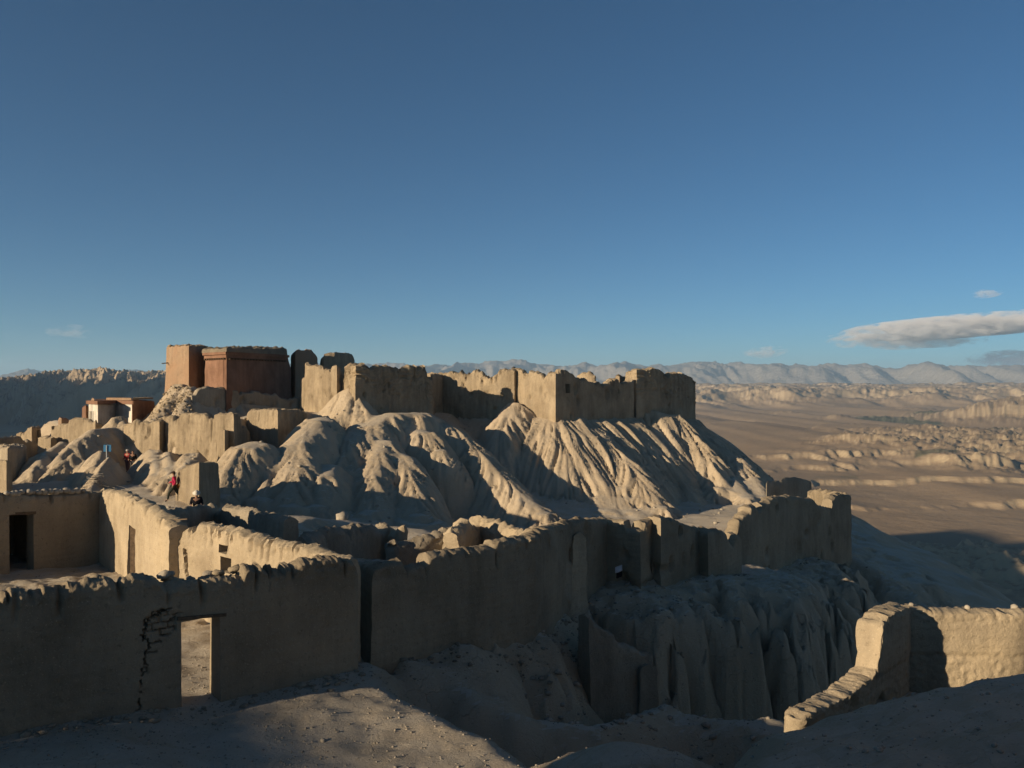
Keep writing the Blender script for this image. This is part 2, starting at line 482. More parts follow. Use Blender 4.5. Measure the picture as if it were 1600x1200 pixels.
def hill_raw(x, y):
    B = base_ground(x, y)
    B = B+.10*fbm2(x*.35, y*.35, 3, 5)
    # cracked dome at the lower left, dome at the foot of the viewpoint
    B = B+.30*np.exp(-(((x+6.6)/1.4)**2+((y-12.6)/.9)**2)**1.1)
    sd = poly_sdf(x, y, PLATEAU)
    near = sstep(60, 38, y)
    sdn = sd+near*(.75*fbm2(x*.42, y*.42, 3, 21)-.30*ridged2(x*.8+9, y*.8, 2, 4))*sstep(17.5, 20, y)
    sdn = sdn+.10*fbm2(x*1.3, y*1.3, 2, 9)
    cl = pn2(x*.36+3, y*.36, 23); cl2 = pn2(x*.85, y*.85+5, 24)
    sdn = sdn+sstep(22, 25, y)*near*(1.0*np.exp(-np.abs(cl)/.03)+.42*np.exp(-np.abs(cl2)/.04)+.16*fbm2(x*2.1, y*2.1, 3, 27))
    cut = np.where(y < 18.5, 2.4, 2.4+3.6*sstep(22, 26, y)*near)
    h = B-cut*softplus(sdn, np.where(y < 18.5, .22, .55))
    sk = poly_sdf(x, y, SKIRT)
    L = -11.3-.62*softplus(sk+2.0*fbm2(x*.06, y*.06, 3, 2), 5.0)+.35*fbm2(x*.3, y*.3, 3, 8)
    L = np.where(y < 60, L+sstep(28, 8, y)*1.2, L)
    h = smax(h, L, .8)
    # mound the picture is taken from
    cs = poly_sdf(x, y, CAMHILL)+.25*fbm2(x*.5, y*.5, 3, 31)
    top = -1.53-.226*np.maximum(y, -2)+.092*(x-4)+.10*fbm2(x*.6, y*.6, 4, 17)
    hc = top-1.35*softplus(cs-.1, .7)
    h = smax(h, hc, .35)
    hs = -4.72-.75*(np.sqrt(((x-1.55)/1.25)**2+((y-10.7)/1.0)**2+.35)-.6)
    h = smax(h, hs, .3)
    # spurs of the badland: the body they stand out of
    mm = (x > -26) & (x < 4) & (y > 46) & (y < 76)
    if mm.any():
        xs, ys = x[mm], y[mm]; num = np.zeros(xs.shape); den = np.zeros(xs.shape); dm = np.full(xs.shape, 1e9)
        for pts, s_, r_, k_ in RW[:11]:
            for (ax, ay, az), (bx, by, bz) in zip(pts[:-1], pts[1:]):
                for t in (0, .33, .67, 1):
                    qx, qy, qz = ax+(bx-ax)*t, ay+(by-ay)*t, az+(bz-az)*t
                    d2 = (xs-qx)**2+(ys-qy)**2; w = 1/(d2+.5)**1.6
                    num += w*qz; den += w; dm = np.minimum(dm, d2)
        dm = np.sqrt(dm)
        hm = num/den-.95-1.6*softplus(dm-1.6, .6)
        h[mm] = smax(h[mm], hm, .3)
    for ir, (pts, s, r, kk) in enumerate(RW):
        a = np.array(pts)
        x0, x1 = a[:, 0].min()-13, a[:, 0].max()+13
        y0, y1 = a[:, 1].min()-13, a[:, 1].max()+13
        m = (x > x0) & (x < x1) & (y > y0) & (y < y1)
        if not m.any(): continue
        xs, ys = x[m], y[m]
        d, z = line_prof(xs, ys, pts)
        if ir < 24:                # fat lobes: flat crest, steepening flanks
            d = d*(1+.16*fbm2(xs*.45, ys*.45, 2, 71))
            hh = z-.16*d*d-.085*d**3
        else:
            hh = z-s*.72*(np.sqrt(d*d+r*r)-r)-.13*d*d
        h[m] = smax(h[m], hh, kk)
    # fortress platform behind the crest of the spurs
    fp = poly_sdf(x, y, [XY(480, 71), XY(560, 70.6), XY(668, 75), XY(690, 82), XY(800, 81), XY(868, 78), XY(985, 84.5), XY(1058, 88.0),
                         XY(1060, 98), XY(600, 100), XY(290, 92), XY(260, 77), XY(296, 71.5), XY(400, 74.5), XY(470, 76)])
    ft = np.interp(x/y, [(p-800)/F for p in (250, 300, 480, 560, 680, 820, 1000, 1090)], [-1.5, -1.2, -2.5, -2.6, -3.0, -2.4, -2.5, -3.4])
    fo = np.maximum(fp+.3*fbm2(x*.25, y*.25, 2, 44), 0)
    h = smax(h, ft-.36*fo-.032*fo*fo-.25*np.minimum(fo, 1), .5)
    # platform of the long retaining wall (filled behind)
    rp = poly_sdf(x, y, [XY(200, 66.2), XY(250, 64.2), XY(365, 60.2), XY(385, 66.5), XY(390, 68.5), XY(436, 65.2), XY(476, 68.2), XY(482, 72.5), XY(300, 72), XY(236, 74)])
    rt = np.interp(x/y, [(p-800)/F for p in (200, 365, 390, 480)], [-3.1, -2.9, -2.6, -2.9])
    h = smax(h, rt-3.2*softplus(rp+.45, .3), .15)
    lp = poly_sdf(x, y, [XY(84, 70.2), XY(150, 68.5), XY(200, 69), XY(250, 75), XY(240, 86), XY(60, 86)])
    h = smax(h, -3.55-2.2*softplus(lp+.5, .5), .2)
    return h

HH = hill_raw(GX, GY)

def _bil(A, x, y):
    fx = np.clip(np.interp(x, gx, np.arange(len(gx))), 0, len(gx)-1.001)
    fy = np.clip(np.interp(y, gy, np.arange(len(gy))), 0, len(gy)-1.001)
    ix = fx.astype(int); iy = fy.astype(int); u = fx-ix; v = fy-iy
    return (A[iy, ix]*(1-u)*(1-v)+A[iy, ix+1]*u*(1-v)+A[iy+1, ix]*(1-u)*v+A[iy+1, ix+1]*u*v)

# runoff rills: noise smeared along the line of steepest descent
jx0, jx1 = np.searchsorted(gx, [-37.9, 29.9]); jy0, jy1 = np.searchsorted(gy, [17, 92])
sub = np.s_[jy0:jy1, jx0:jx1]
dHy, dHx = np.gradient(HH, gy, gx)
slope = np.sqrt(dHx**2+dHy**2)
FX = dHx/(slope+.10); FY = dHy/(slope+.10)
X0, Y0 = GX[sub], GY[sub]
acc1 = np.zeros(X0.shape); acc2 = np.zeros(X0.shape)
for sgn in (1, -1):
    px_, py_ = X0.copy(), Y0.copy()
    for k in range(13):
        if k or sgn == 1:
            wgt = 1-k/15
            acc1 += wgt*pn2(px_*.82, py_*.82, 40); acc2 += wgt*pn2(px_*2.5, py_*2.5, 50)
        ux = _bil(FX, px_, py_); uy = _bil(FY, px_, py_)
        px_ = px_+sgn*ux*.40; py_ = py_+sgn*uy*.40
acc1 /= acc1.std(); acc2 /= acc2.std()
sl = sstep(.25, .8, slope[sub])
far_m = np.maximum(sstep(38, 46, Y0), sstep(12.5, 15.5, X0)*sstep(26, 32, Y0))
wob = .5+.5*sstep(-.6, .6, pn2(X0*.35, Y0*.35, 66))
rill = (-.50*np.exp(-np.abs(acc1)/.15)*far_m-.34*np.exp(-np.abs(acc2)/.20)*(.07+.93*far_m)*wob+.16*acc1*far_m+.07*acc2)
rill *= 1-.22*sstep(6, -2, X0)
HH[sub] += rill*sl
HH[sub] += sl*.06*fbm2(X0*1.3, Y0*1.3, 4, 60)
# crusted lumpy surface close by
jn = np.searchsorted(gy, [4, 45])
nsub = np.s_[jn[0]:jn[1], :]
XN, YN = GX[nsub], GY[nsub]
HH[nsub] += (.026+.05*sstep(18, 22, YN))*fbm2(XN*1.9, YN*1.9, 5, 70, .6)+.022*np.maximum(0, fbm2(XN*3.4, YN*3.4, 2, 77))

def ground(x, y):
    return _bil(HH, np.asarray(x, float), np.asarray(y, float))

def grid_faces(ny, nx):
    i = np.arange(ny-1)[:, None]*nx+np.arange(nx-1)[None, :]
    return np.stack([i, i+1, i+nx+1, i+nx], -1).reshape(-1, 4)

HZ = np.maximum(HH, -170)
hv = np.stack([GX, GY, HZ], -1).reshape(-1, 3)
hf = grid_faces(len(gy), len(gx))
keep = (HZ.reshape(-1)[hf] > -169).any(1)
hill = mesh_obj('hill', hv, hf[keep], M_HILL, loc=(0, 0, 0), angle=0)
kind(hill, 'structure')

# ================================================================= FAR COUNTRY
ZP = -150.0
def ax_deg(segs): return np.radians(axis(segs))
azs = ax_deg([(-180, -40, 5), (-40, 8.5, .35), (8.5, 37, .055), (37, 60, 1.2), (60, 180, 5)])
rs = np.concatenate([np.linspace(140, 480, 26, endpoint=False),
                     150*F/np.linspace(150*F/480, 150*F/4000, 400),
                     np.geomspace(4030, 10500, 150), np.geomspace(10700, 28500, 40)])
AZ, RR = np.meshgrid(azs, rs)
PX = RR*np.sin(AZ); PY = RR*np.cos(AZ)

def at_plain(px, py, z=ZP):
    d = -z*F/(py-600.0); return ((px-800)/F*d, d)

def plain_h(x, y):
    r = np.sqrt(x*x+y*y)
    h = ZP+3.0*fbm2(x/700, y/900, 4, 101)+.5*fbm2(x/60, y/60, 3, 102)
    h = h+40*sstep(4500, 13000, r)+90*sstep(12000, 20000, r)
    # near hummocks at the foot of the hill
    m = np.exp(-(((x-360)/210)**4+((y-650)/85)**4))
    h = h+m*13*np.maximum(0, ridged2(x/75, y/75, 4, 110)-.15)
    # long low river terraces
    def scarp(y0, hgt, wob, gul, run, seed, lo):
        a = np.clip(fbm2(x/420, x*0+seed, 3, seed)*1.2+.62, lo, 1.0)
        yl = y0+wob*fbm2(x/220, x*0+3.3, 4, seed+1)+gul*(1-ridged2(x/52, y/160, 3, seed+2))
        return hgt*a*sstep(0, run, y-yl)
    h = h+scarp(985, 11, 30, 16, 22, 120, .10)*sstep(300, 380, x)
    h = h+scarp(1190, 7, 40, 12, 18, 130, .0)
    h = h+scarp(1335, 15, 45, 34, 40, 140, .15)*sstep(1350, 500, x)
    h = h+scarp(1480, 10, 60, 36, 45, 150, .0)
    h = h-scarp(2600, 12, 90, 50, 70, 155, .0)
    # patches of gullied badland across the valley floor
    poly = [at_plain(*p) for p in [(1255, 713), (1330, 692), (1440, 688), (1700, 672), (1900, 690), (1800, 752), (1560, 748), (1420, 738), (1340, 716)]]
    s = poly_sdf(x, y, poly)+150*fbm2(x/260, y/260, 3, 160)
    m = sstep(60, -120, s)
    rg = ridged2(x/115+.5*fbm2(x/90, y/90, 2, 5), y/150, 5, 161, .6)
    h = h+m*(9*np.clip(rg-.2, 0, 1.5)+5*np.maximum(0, ridged2(x/42, y/52, 3, 166)-.25))
    # scattered knolls
    m2 = sstep(.25, .75, fbm2(x/600, y/900, 3, 170))*sstep(1300, 2200, r)*sstep(6000, 4200, r)
    h = h+m2*11*np.maximum(0, ridged2(x/110, y/140, 4, 171)-.35)
    # tawny mesa at the right
    c = np.sqrt(((x-2330)/520)**2+((y-3280)/420)**2)+.16*fbm2(x/260, y/260, 3, 180)-.05*ridged2(x/70, y/70, 3, 181)
    h = h+78*sstep(1.15, .35, c)**.8+9*sstep(1.7, .9, c)*np.maximum(0, ridged2(x/60, y/60, 3, 182))
    # broad badlands at the end of the valley
    yf = 4700+900*fbm2(x/2600, y/9000, 3, 190)+500*fbm2(x/700, y/1800, 3, 191)
    t = sstep(0, 900, y-yf)*sstep(12800, 9000, y)
    rg = ridged2(x/700+.35*fbm2(x/700, y/700, 3, 6), y/950, 5, 192, .6)
    h = h+t*(8+46*np.clip(rg-.25, 0, 1.5)+.007*np.clip(y-yf, 0, 4000))+t*12*ridged2(x/200, y/300, 4, 197, .6)
    return h

PZ = plain_h(PX, PY)
PZ = np.where(RR < 420, PZ-1.0, PZ)
pv = np.stack([PX, PY, PZ], -1).reshape(-1, 3)
pf = grid_faces(len(rs), len(azs))

def valley_mat():
    k = NT('valley_floor')
    v = k.coord()
    n = k.noise(v, .0022, 6, .6); n2 = k.noise(k.coord((1, .35, 1)), .012, 6, .65)
    col = k.ramp(n, [(.3, (.30, .216, .137)), (.5, (.35, .257, .167)), (.72, (.405, .305, .205))])
    col = k.mix(k.math('MULTIPLY', n2, .6), col, (.21, .158, .112))
    # steep eroded faces show the pale clay beneath
    g = k.n('ShaderNodeNewGeometry'); sx = k.n('ShaderNodeSeparateXYZ'); k.l(g.outputs['True Normal'], sx.inputs[0])
    stp = k.ramp(sx.outputs['Z'], [(.80, (1, 1, 1)), (.985, (0, 0, 0))])
    col = k.mix(stp, col, (.41, .325, .215))
    att = k.n('ShaderNodeAttribute'); att.attribute_name = 'crop'
    fn = k.noise(k.coord((1, 1, 1)), .02, 4, .6)
    gcol = k.ramp(fn, [(.35, (.075, .085, .055)), (.6, (.14, .14, .10))])
    col = k.mix(att.outputs['Fac'], col, gcol)
    k.l(col, k.b.inputs['Base Color'])
    nb = k.bump(k.noise(v, .02, 6, .7), .6, 5.0)
    k.l(nb, k.b.inputs['Normal'])
    return k.m
plain = mesh_obj('valley_plain', pv, pf, valley_mat(), loc=(0, 0, 0), angle=0)
kind(plain, 'structure')
fld = np.zeros(PX.shape)
def patch(px0, px1, py0, py1, seed, amt=1.0):
    x0, d1 = at_plain(px0, py0); x1, d0 = at_plain(px1, py1)
    ax = (PX/PY*F+800-px0)/(px1-px0); ay = (PY-d0)/(d1-d0)
    m = sstep(0, .1, ax)*sstep(1, .9, ax)*sstep(0, .15, ay)*sstep(1, .8, ay)*(PY > 0)
    return amt*m*sstep(-.25, .1, fbm2(PX/260, PY/700, 3, seed))
with np.errstate(all='ignore'):
    fld = np.nan_to_num(np.maximum.reduce([patch(1325, 1480, 652, 668, 201), patch(1270, 1345, 751, 757, 202, .8),
          patch(1425, 1500, 731, 738, 203, .8), patch(1530, 1590, 677, 682, 204, .7), patch(1380, 1660, 900, 955, 205, .9)]))
a = plain.data.attributes.new('crop', 'FLOAT', 'POINT'); a.data.foreach_set('value', fld.ravel().astype(np.float32))

def mountain_mat(name, lo, hi, steep, s):
    k = NT(name); v = k.coord()
    col = k.ramp(k.noise(v, s, 6, .62), [(.3, lo), (.7, hi)])
    g = k.n('ShaderNodeNewGeometry'); sx = k.n('ShaderNodeSeparateXYZ'); k.l(g.outputs['True Normal'], sx.inputs[0])
    col = k.mix(k.ramp(sx.outputs['Z'], [(.55, (1, 1, 1)), (.9, (0, 0, 0))]), col, steep)
    k.l(col, k.b.inputs['Base Color'])
    k.l(k.bump(k.noise(v, s*8, 6, .7), .7, .05/s), k.b.inputs['Normal'])
    return k.m

# distant range along the skyline
maz = ax_deg([(-48, -37, .5), (-37, 37, .075), (37, 48, .5)])
mr = np.linspace(11500, 24500, 105)
MA, MR = np.meshgrid(maz, mr)
MX, MY = MR*np.sin(MA), MR*np.cos(MA)
sky_px = [-400, 0, 45, 90, 250, 450, 660, 700, 800, 870, 910, 945, 1000, 1060, 1090, 1150, 1200, 1260, 1330, 1400, 1500, 1560, 1600, 2000]
sky_py = [590, 594, 586, 594, 588, 580, 578, 577, 574, 577, 571, 574, 580, 577, 575, 575, 578, 579, 577, 578, 580, 579, 584, 580]
pxa = np.tan(MA)*F+800
crest = (600-np.interp(pxa, sky_px, sky_py))/F*18000+40*ridged2(MA*22, MA*0+1.7, 4, 307)-62
wx = MX+500*fbm2(MX/2500, MY/2500, 3, 300); wy = MY+900*fbm2(MX/3000, MY/3000, 3, 301)
shape = sstep(14300, 18000, wy+1500*ridged2(MX/1900, MY/9000, 4, 305))*sstep(24400, 18800, wy)
rg = np.clip(ridged2(wx/2300, wy/5200, 5, 302, .52)/1.5, -.6, 1.2)
MZ = -105+70*sstep(11600, 15500, MY)*sstep(24400, 20000, MY)+(crest+60)*shape*(.74+.36*rg)+190*shape*(1-shape)*ridged2(wx/1050, wy/5200, 5, 306, .6)
MZ += 52*sstep(.1, .6, shape)*ridged2(wx/480, wy/1500, 4, 303)
MZ[0, :] = -165; MZ[-1, :] = -165
mts = mesh_obj('mountains', np.stack([MX, MY, MZ], -1).reshape(-1, 3), grid_faces(*MX.shape),
               mountain_mat('far_slopes', (.17, .155, .14), (.27, .24, .21), (.23, .205, .175), .0004), loc=(0, 0, 0), angle=0)
kind(mts, 'structure')

# dissected plateau on the left, mostly in the shade of the range further west
laz = ax_deg([(-46, -36, .3), (-36, -16, .05)])
lr = np.linspace(2450, 4700, 190)
LA, LR = np.meshgrid(laz, lr)
LX, LY = LR*np.sin(LA), LR*np.cos(LA)
ltop = (600-np.interp(np.tan(LA)*F+800, [-300, 0, 40, 75, 110, 160, 180, 200, 258, 300, 420], [594, 597, 591, 587, 584, 582, 584, 587, 584, 586, 600]))/F*3650-24
fx = LX+90*fbm2(LX/400, LY/400, 3, 310); fy = LY+160*fbm2(LX/500, LY/500, 3, 311)
gul = ridged2(fx/230, fy/700, 5, 312, .56)/1.6
front = sstep(2750, 3650, fy+330*gul)
LZ = -153+(ltop+153)*(front**.8)*(1-.55*sstep(3700, 4650, LY))+front*(1-front)*130*gul+front*(26*ridged2(LX/85, LY/150, 4, 313, .6))-front*8
LZ = np.where(LA > rad(-19), LZ-(LZ+156)*sstep(rad(-19), rad(-16.3), LA), LZ)
LZ[0, :] = -168; LZ[-1, :] = -168; LZ[:, -1] = -168; LZ[:, 0] = -168
lm = mesh_obj('eroded_plateau', np.stack([LX, LY, LZ], -1).reshape(-1, 3), grid_faces(*LX.shape),
              mountain_mat('plateau_clay', (.165, .13, .095), (.235, .185, .135), (.38, .30, .205), .004), loc=(0, 0, 0), angle=0)
kind(lm, 'structure')

# the high range to the west (out of the picture) that the low sun is clearing
wv_, wf_ = [], []
wa = np.linspace(0, 1, 60); wb = np.linspace(-1, 1, 25)
A_, B_ = np.meshgrid(wa, wb)
cx_ = -2500+(-4750+2500)*A_; cy_ = -150+(3500+150)*A_
ox, oy = -to_sun.x*0-.86, -.5
WX = cx_+ox*B_*1500; WY = cy_+oy*B_*1500
WZ = -165+(1-np.abs(B_))**.9*np.sin(np.clip(A_*1.15, 0, 1)*math.pi)**.5*(735+60*ridged2(WX/700, WY/700, 4, 320))
wm = mesh_obj('western_range', np.stack([WX, WY, WZ], -1).reshape(-1, 3), grid_faces(*WX.shape),
              mountain_mat('range_slopes', (.23, .20, .165), (.33, .285, .235), (.30, .26, .21), .002), loc=(0, 0, 0), angle=0)
kind(wm, 'structure')
wm.name = 'mountains'

# unseen spur added west of the hill so its shadow covers the near valley floor
sa = np.linspace(-1, 1, 90)
SA, SB = np.meshgrid(sa, sa)
SXX, SYY = -600+SA*330, 66+SB*300
sd_ = line_prof(SXX, SYY, [(-590, -40, 135), (-605, 60, 160), (-610, 150, 150)])
SZZ = np.maximum(-166, sd_[1]-.95*sd_[0]-14*np.abs(fbm2(SXX/60, SYY/60, 4, 330)))
sp = mesh_obj('hill', np.stack([SXX, SYY, SZZ], -1).reshape(-1, 3), grid_faces(*SXX.shape), M_HILL, loc=(0, 0, 0), angle=0)
kind(sp, 'structure')

# ---------------------------------------------------------------- haze
hz_top = max(float(WZ.max()), float(MZ.max()))+12
hb = 30000.0
zb_, zt_ = -174.0, hz_top
bv = [(sx*hb, sy*hb, z) for z in (zb_, zt_) for sx, sy in ((-1, -1), (1, -1), (1, 1), (-1, 1))]
bf = [(3, 2, 1, 0), (4, 5, 6, 7), (0, 1, 5, 4), (1, 2, 6, 5), (2, 3, 7, 6), (3, 0, 4, 7)]
HZM = bpy.data.materials.new('air'); HZM.use_nodes = True
for n in list(HZM.node_tree.nodes): HZM.node_tree.nodes.remove(n)
ho = HZM.node_tree.nodes.new('ShaderNodeOutputMaterial'); hv_ = HZM.node_tree.nodes.new('ShaderNodeVolumePrincipled')
hv_.inputs['Color'].default_value = (.50, .74, 1.0, 1); hv_.inputs['Density'].default_value = 4.6e-5
hv_.inputs['Anisotropy'].default_value = .1
HZM.node_tree.links.new(hv_.outputs[0], ho.inputs['Volume'])
haze = mesh_obj('haze', bv, bf, HZM, loc=(0, 0, 0), smooth=False)
kind(haze, 'stuff')

# ---------------------------------------------------------------- clouds
def cloud_mat(name, dens, seed, flat):
    m = bpy.data.materials.new(name); m.use_nodes = True; t = m.node_tree
    for n in list(t.nodes): t.nodes.remove(n)
    o = t.nodes.new('ShaderNodeOutputMaterial'); pv = t.nodes.new('ShaderNodeVolumePrincipled')
    pv.inputs['Color'].default_value = (.95, .95, .97, 1); pv.inputs['Anisotropy'].default_value = .0
    tc = t.nodes.new('ShaderNodeTexCoord')
    mp = t.nodes.new('ShaderNodeMapping'); mp.inputs['Location'].default_value = (seed, seed*.7, 0); mp.inputs['Scale'].default_value = (.8, .8, 2.0)
    t.links.new(tc.outputs['Object'], mp.inputs['Vector'])
    nz = t.nodes.new('ShaderNodeTexNoise'); nz.inputs['Scale'].default_value = .0014*flat; nz.inputs['Detail'].default_value = 8; nz.inputs['Roughness'].default_value = .66
    t.links.new(mp.outputs[0], nz.inputs['Vector'])
    # falloff from the middle of the cloud outwards
    gv = t.nodes.new('ShaderNodeVectorMath'); gv.operation = 'SUBTRACT'; gv.inputs[1].default_value = (.5, .5, .42)
    t.links.new(tc.outputs['Generated'], gv.inputs[0])
    ln = t.nodes.new('ShaderNodeVectorMath'); ln.operation = 'LENGTH'; t.links.new(gv.outputs[0], ln.inputs[0])
    def mth(op, a, b):
        n = t.nodes.new('ShaderNodeMath'); n.operation = op
        for i, v in enumerate((a, b)):
            if isinstance(v, (int, float)): n.inputs[i].default_value = v
            else: t.links.new(v, n.inputs[i])
        return n.outputs[0]
    e = mth('MULTIPLY', ln.outputs['Value'], .95)
    nzc = mth('MULTIPLY', mth('SUBTRACT', nz.outputs['Fac'], .5), 2.3)
    d = mth('SUBTRACT', nzc, e)
    d = mth('ADD', d, .36)
    d = mth('MULTIPLY', d, dens*14)
    d = mth('MAXIMUM', d, 0.0)
    d = mth('MINIMUM', d, dens)
    t.links.new(d, pv.inputs['Density']); t.links.new(pv.outputs[0], o.inputs['Volume'])
    return m

def cloud(px0, px1, py0, py1, dist, dens, seed, label, tilt=0.0, flat=1.0):
    cx, cy, cz = W((px0+px1)/2, (py0+py1)/2, dist)
    rx = (px1-px0)/2/F*dist; rz = (py1-py0)/2/F*dist; ry = max(rx*.5, rz*1.5)
    bm = bmesh.new(); bmesh.ops.create_icosphere(bm, subdivisions=4, radius=1.0)
    for v in bm.verts:
        p = v.co.copy(); f = 1+.12*float(pn3(p.x*2+seed, p.y*2, p.z*2))
        v.co = Vector((p.x*rx, p.y*ry, (p.z*rz if p.z > 0 else p.z*rz*.8)+p.x*tilt*rz))*f
    me = bpy.data.meshes.new('cloud'); bm.to_mesh(me); bm.free()
    me.materials.append(cloud_mat('cloud_vapour', dens, seed*913.0, flat))
    o = bpy.data.objects.new('cloud', me); o.location = (cx, cy, cz); link(o)
    tag(o, label, 'cloud', 'clouds over the mountains'); return o
cloud(1296, 1740, 489, 531, 36000, .0019, 1, 'largest long grey cloud with a sunlit top above the mountains on the right', .85, 1.15)
cloud(1295, 1540, 512, 550, 36600, .0009, 2, 'ragged grey lower layer of cloud just under the long grey cloud', .12, 1.3)
cloud(1510, 1680, 544, 578, 38000, .0016, 3, 'pale cloud low over the mountain crest at the right edge of the view', .25, 1.4)
cloud(1160, 1232, 540, 562, 36000, .0012, 4, 'small lone flat cloud low over the mountains behind the ruined fort', .25, 2.2)
cloud(1518, 1566, 450, 468, 36000, .0011, 5, 'tiny white puff of cloud high above the long grey cloud', .2, 2.6)
cloud(70, 150, 506, 532, 38000, .0003, 6, 'faint white wisp of cloud alone in the left part of the sky', -.1, 1.4)

# ================================================================= EARTH WALLS
def px_to_s(plan, px, start=0):
    """where the sight line through column px meets the plan polyline"""
    k = (px-800)/F
    acc = 0
    for i, ((xa, ya), (xb, yb)) in enumerate(zip(plan[:-1], plan[1:])):
        L = math.hypot(xb-xa, yb-ya); ex, ey = xb-xa, yb-ya
        den = ex-k*ey
        if i >= start and abs(den) > 1e-9:
            t = (k*ya-xa)/den
            if -.03 <= t <= 1.03:
                return acc+t*L, i, ya+t*ey
        acc += L
    # outside: extend first / last segment
    i = start if px < F*plan[start][0]/plan[start][1]+800 else len(plan)-2
    (xa, ya), (xb, yb) = plan[i], plan[i+1]
    ex, ey = xb-xa, yb-ya
    t = (k*ya-xa)/(ex-k*ey); L = math.hypot(ex, ey)
    acc = sum(math.hypot(plan[j+1][0]-plan[j][0], plan[j+1][1]-plan[j][1]) for j in range(i))
    return acc+t*L, i, ya+t*ey

_wseed = [0]
def wall(name, plan, tops, mat, thick=.5, res=.1, sink=.45, rough=1.0, ragged=.06, drips=.0, drip_len=.45, flute=.02,
         roundtop=.22, roundend=(False, False), openings=(), cracks=(), lower=None, rag_hi=0.0, base=None, batter=.12, parent=None,
         label=None, cat='wall', group=None, clods=0.0, pits=0, bites=.7, bricks=None):
    """plan: [(px, depth)] ; tops: [(px, py[, segment])]"""
    _wseed[0] += 1; sd = _wseed[0]*7.31
    P = np.array([XY(*p) for p in plan])
    seg = np.linalg.norm(np.diff(P, axis=0), axis=1); cum = np.concatenate([[0], np.cumsum(seg)]); Ltot = cum[-1]
    ts, tz, last = [], [], 0
    for t in tops:
        st = t[2] if len(t) > 2 else last
        s, i, d = px_to_s(P, t[0], st); last = i
        s = min(max(s, 0), Ltot)
        if ts and s <= ts[-1]: s = ts[-1]+.015
        ts.append(s); tz.append((600-t[1])/F*d)
    n = max(4, int(Ltot/res))
    S = list(np.linspace(0, Ltot, n+1))
    ops = []
    for o in openings:
        s0, i0, d0 = px_to_s(P, o['px'][0], o.get('seg', 0)); s1, i1, d1 = px_to_s(P, o['px'][1], o.get('seg', 0))
        zt = (600-o['py'][0])/F*(d0+d1)/2
        zb = -1e9 if o['py'][1] is None else (600-o['py'][1])/F*(d0+d1)/2
        ops.append((min(s0, s1), max(s0, s1), zb, zt))
    must = list(cum)+[v for o in ops for v in o[:2]]+ts
    S = [s for s in S if all(abs(s-m) > res*.3 for m in must)]+must
    S = np.unique(np.round(np.clip(S, 0, Ltot), 4))
    # centre line and mitred normals
    idx = np.clip(np.searchsorted(cum, S, side='right')-1, 0, len(seg)-1)
    T = np.diff(P, axis=0)/seg[:, None]
    N = np.stack([T[:, 1], -T[:, 0]], 1)
    C = P[idx]+T[idx]*(S-cum[idx])[:, None]
    nn = N[idx].copy(); kk = np.ones(len(S))
    for j in range(1, len(cum)-1):
        m = np.abs(S-cum[j]) < 1e-3
        b = N[j-1]+N[j]; b = b/np.linalg.norm(b)
        nn[m] = b; kk[m] = min(2.0, 1/max(.35, float(b @ N[j])))
    zt = np.interp(S, ts, tz)
    zt = zt+ragged*fbm2(S*1.6+sd, S*0+sd, 4, 3)+(ragged*.55+.012)*fbm2(S*6+sd, S*0+2, 3, 5)
    rb_ = random.Random(int(sd*77)); nb_ = int(Ltot*bites)
    for q in range(nb_):
        s0 = rb_.uniform(0, Ltot); w0 = rb_.choice([.06, .1, .16, .3])*(1 if res < .07 else 2.2); dp = rb_.uniform(.03, .13)*(1 if res < .07 else 2.4)
        zt = zt-dp*sstep(w0+res*.8, w0, np.abs(S-s0))*(1+.5*(S-s0)/w0*(rb_.random()-.5))
    if base is None: zb = ground(C[:, 0], C[:, 1])-sink
    else:
        bb = []
        for t in base:
            s, i, d = px_to_s(P, t[0], 0); bb.append((s, (600-t[1])/F*d))
        bb.sort(); zb = np.interp(S, [b[0] for b in bb], [b[1] for b in bb])-sink
    zb = np.minimum(zb, zt-.3)
    if openings and base is None:
        pass
    Hm = float((zt-zb).max()); nr = max(4, int(Hm/res))
    U = np.linspace(0, 1, nr+1)
    rt = roundtop
    Z = zb[:, None]+(zt-zb)[:, None]*U[None, :]
    # finer rows at the rounded lip
    h_top = zt[:, None]-Z
    if rt > 0:
        q = np.clip(1-h_top/rt, 0, 1)
        lip = np.sqrt(np.maximum(0, 1-q**2.2))
    else:
        lip = np.ones_like(Z)
    half = thick/2*(lip*.93+.07)
    half = half+batter*thick*(1-U)[None, :]*.8
    for e, on in enumerate(roundend):
        if on:
            de = (S if e == 0 else Ltot-S)
            f = np.sqrt(np.maximum(0, 1-np.clip(1-de/(thick*.6), 0, 1)**2))
            half = half*(f*.8+.2)[:, None]
    SS = np.repeat(S[:, None], nr+1, 1)
    g = np.zeros_like(Z); gt = np.zeros_like(S)
    if drips > 0:
        rr = random.Random(int(sd*10)); s = rr.uniform(0, .5)
        while s < Ltot:
            w = rr.uniform(.022, .05)*max(1, res/.04*.6); Ln = drip_len*rr.uniform(.35, 1.25); dp = drips*rr.choice([.5, .8, 1.2, 2.0, 2.6])
            sl = rr.uniform(-.12, .12)
            e = np.exp(-((SS-s-sl*h_top)/w)**2)
            g = g+dp*e*np.clip(1.05-h_top/Ln, 0, 1)**.6
            gt = gt+dp*.12*np.exp(-((S-s)/w)**2)
            s += rr.choice([.10, .16, .22, .3, .45, .62])*max(1, res/.06*.8)
    Z = Z-gt[:, None]*sstep(.4, 0, h_top)
    zsnap = Z
    # snap rows onto opening heads and sills
    rows = []
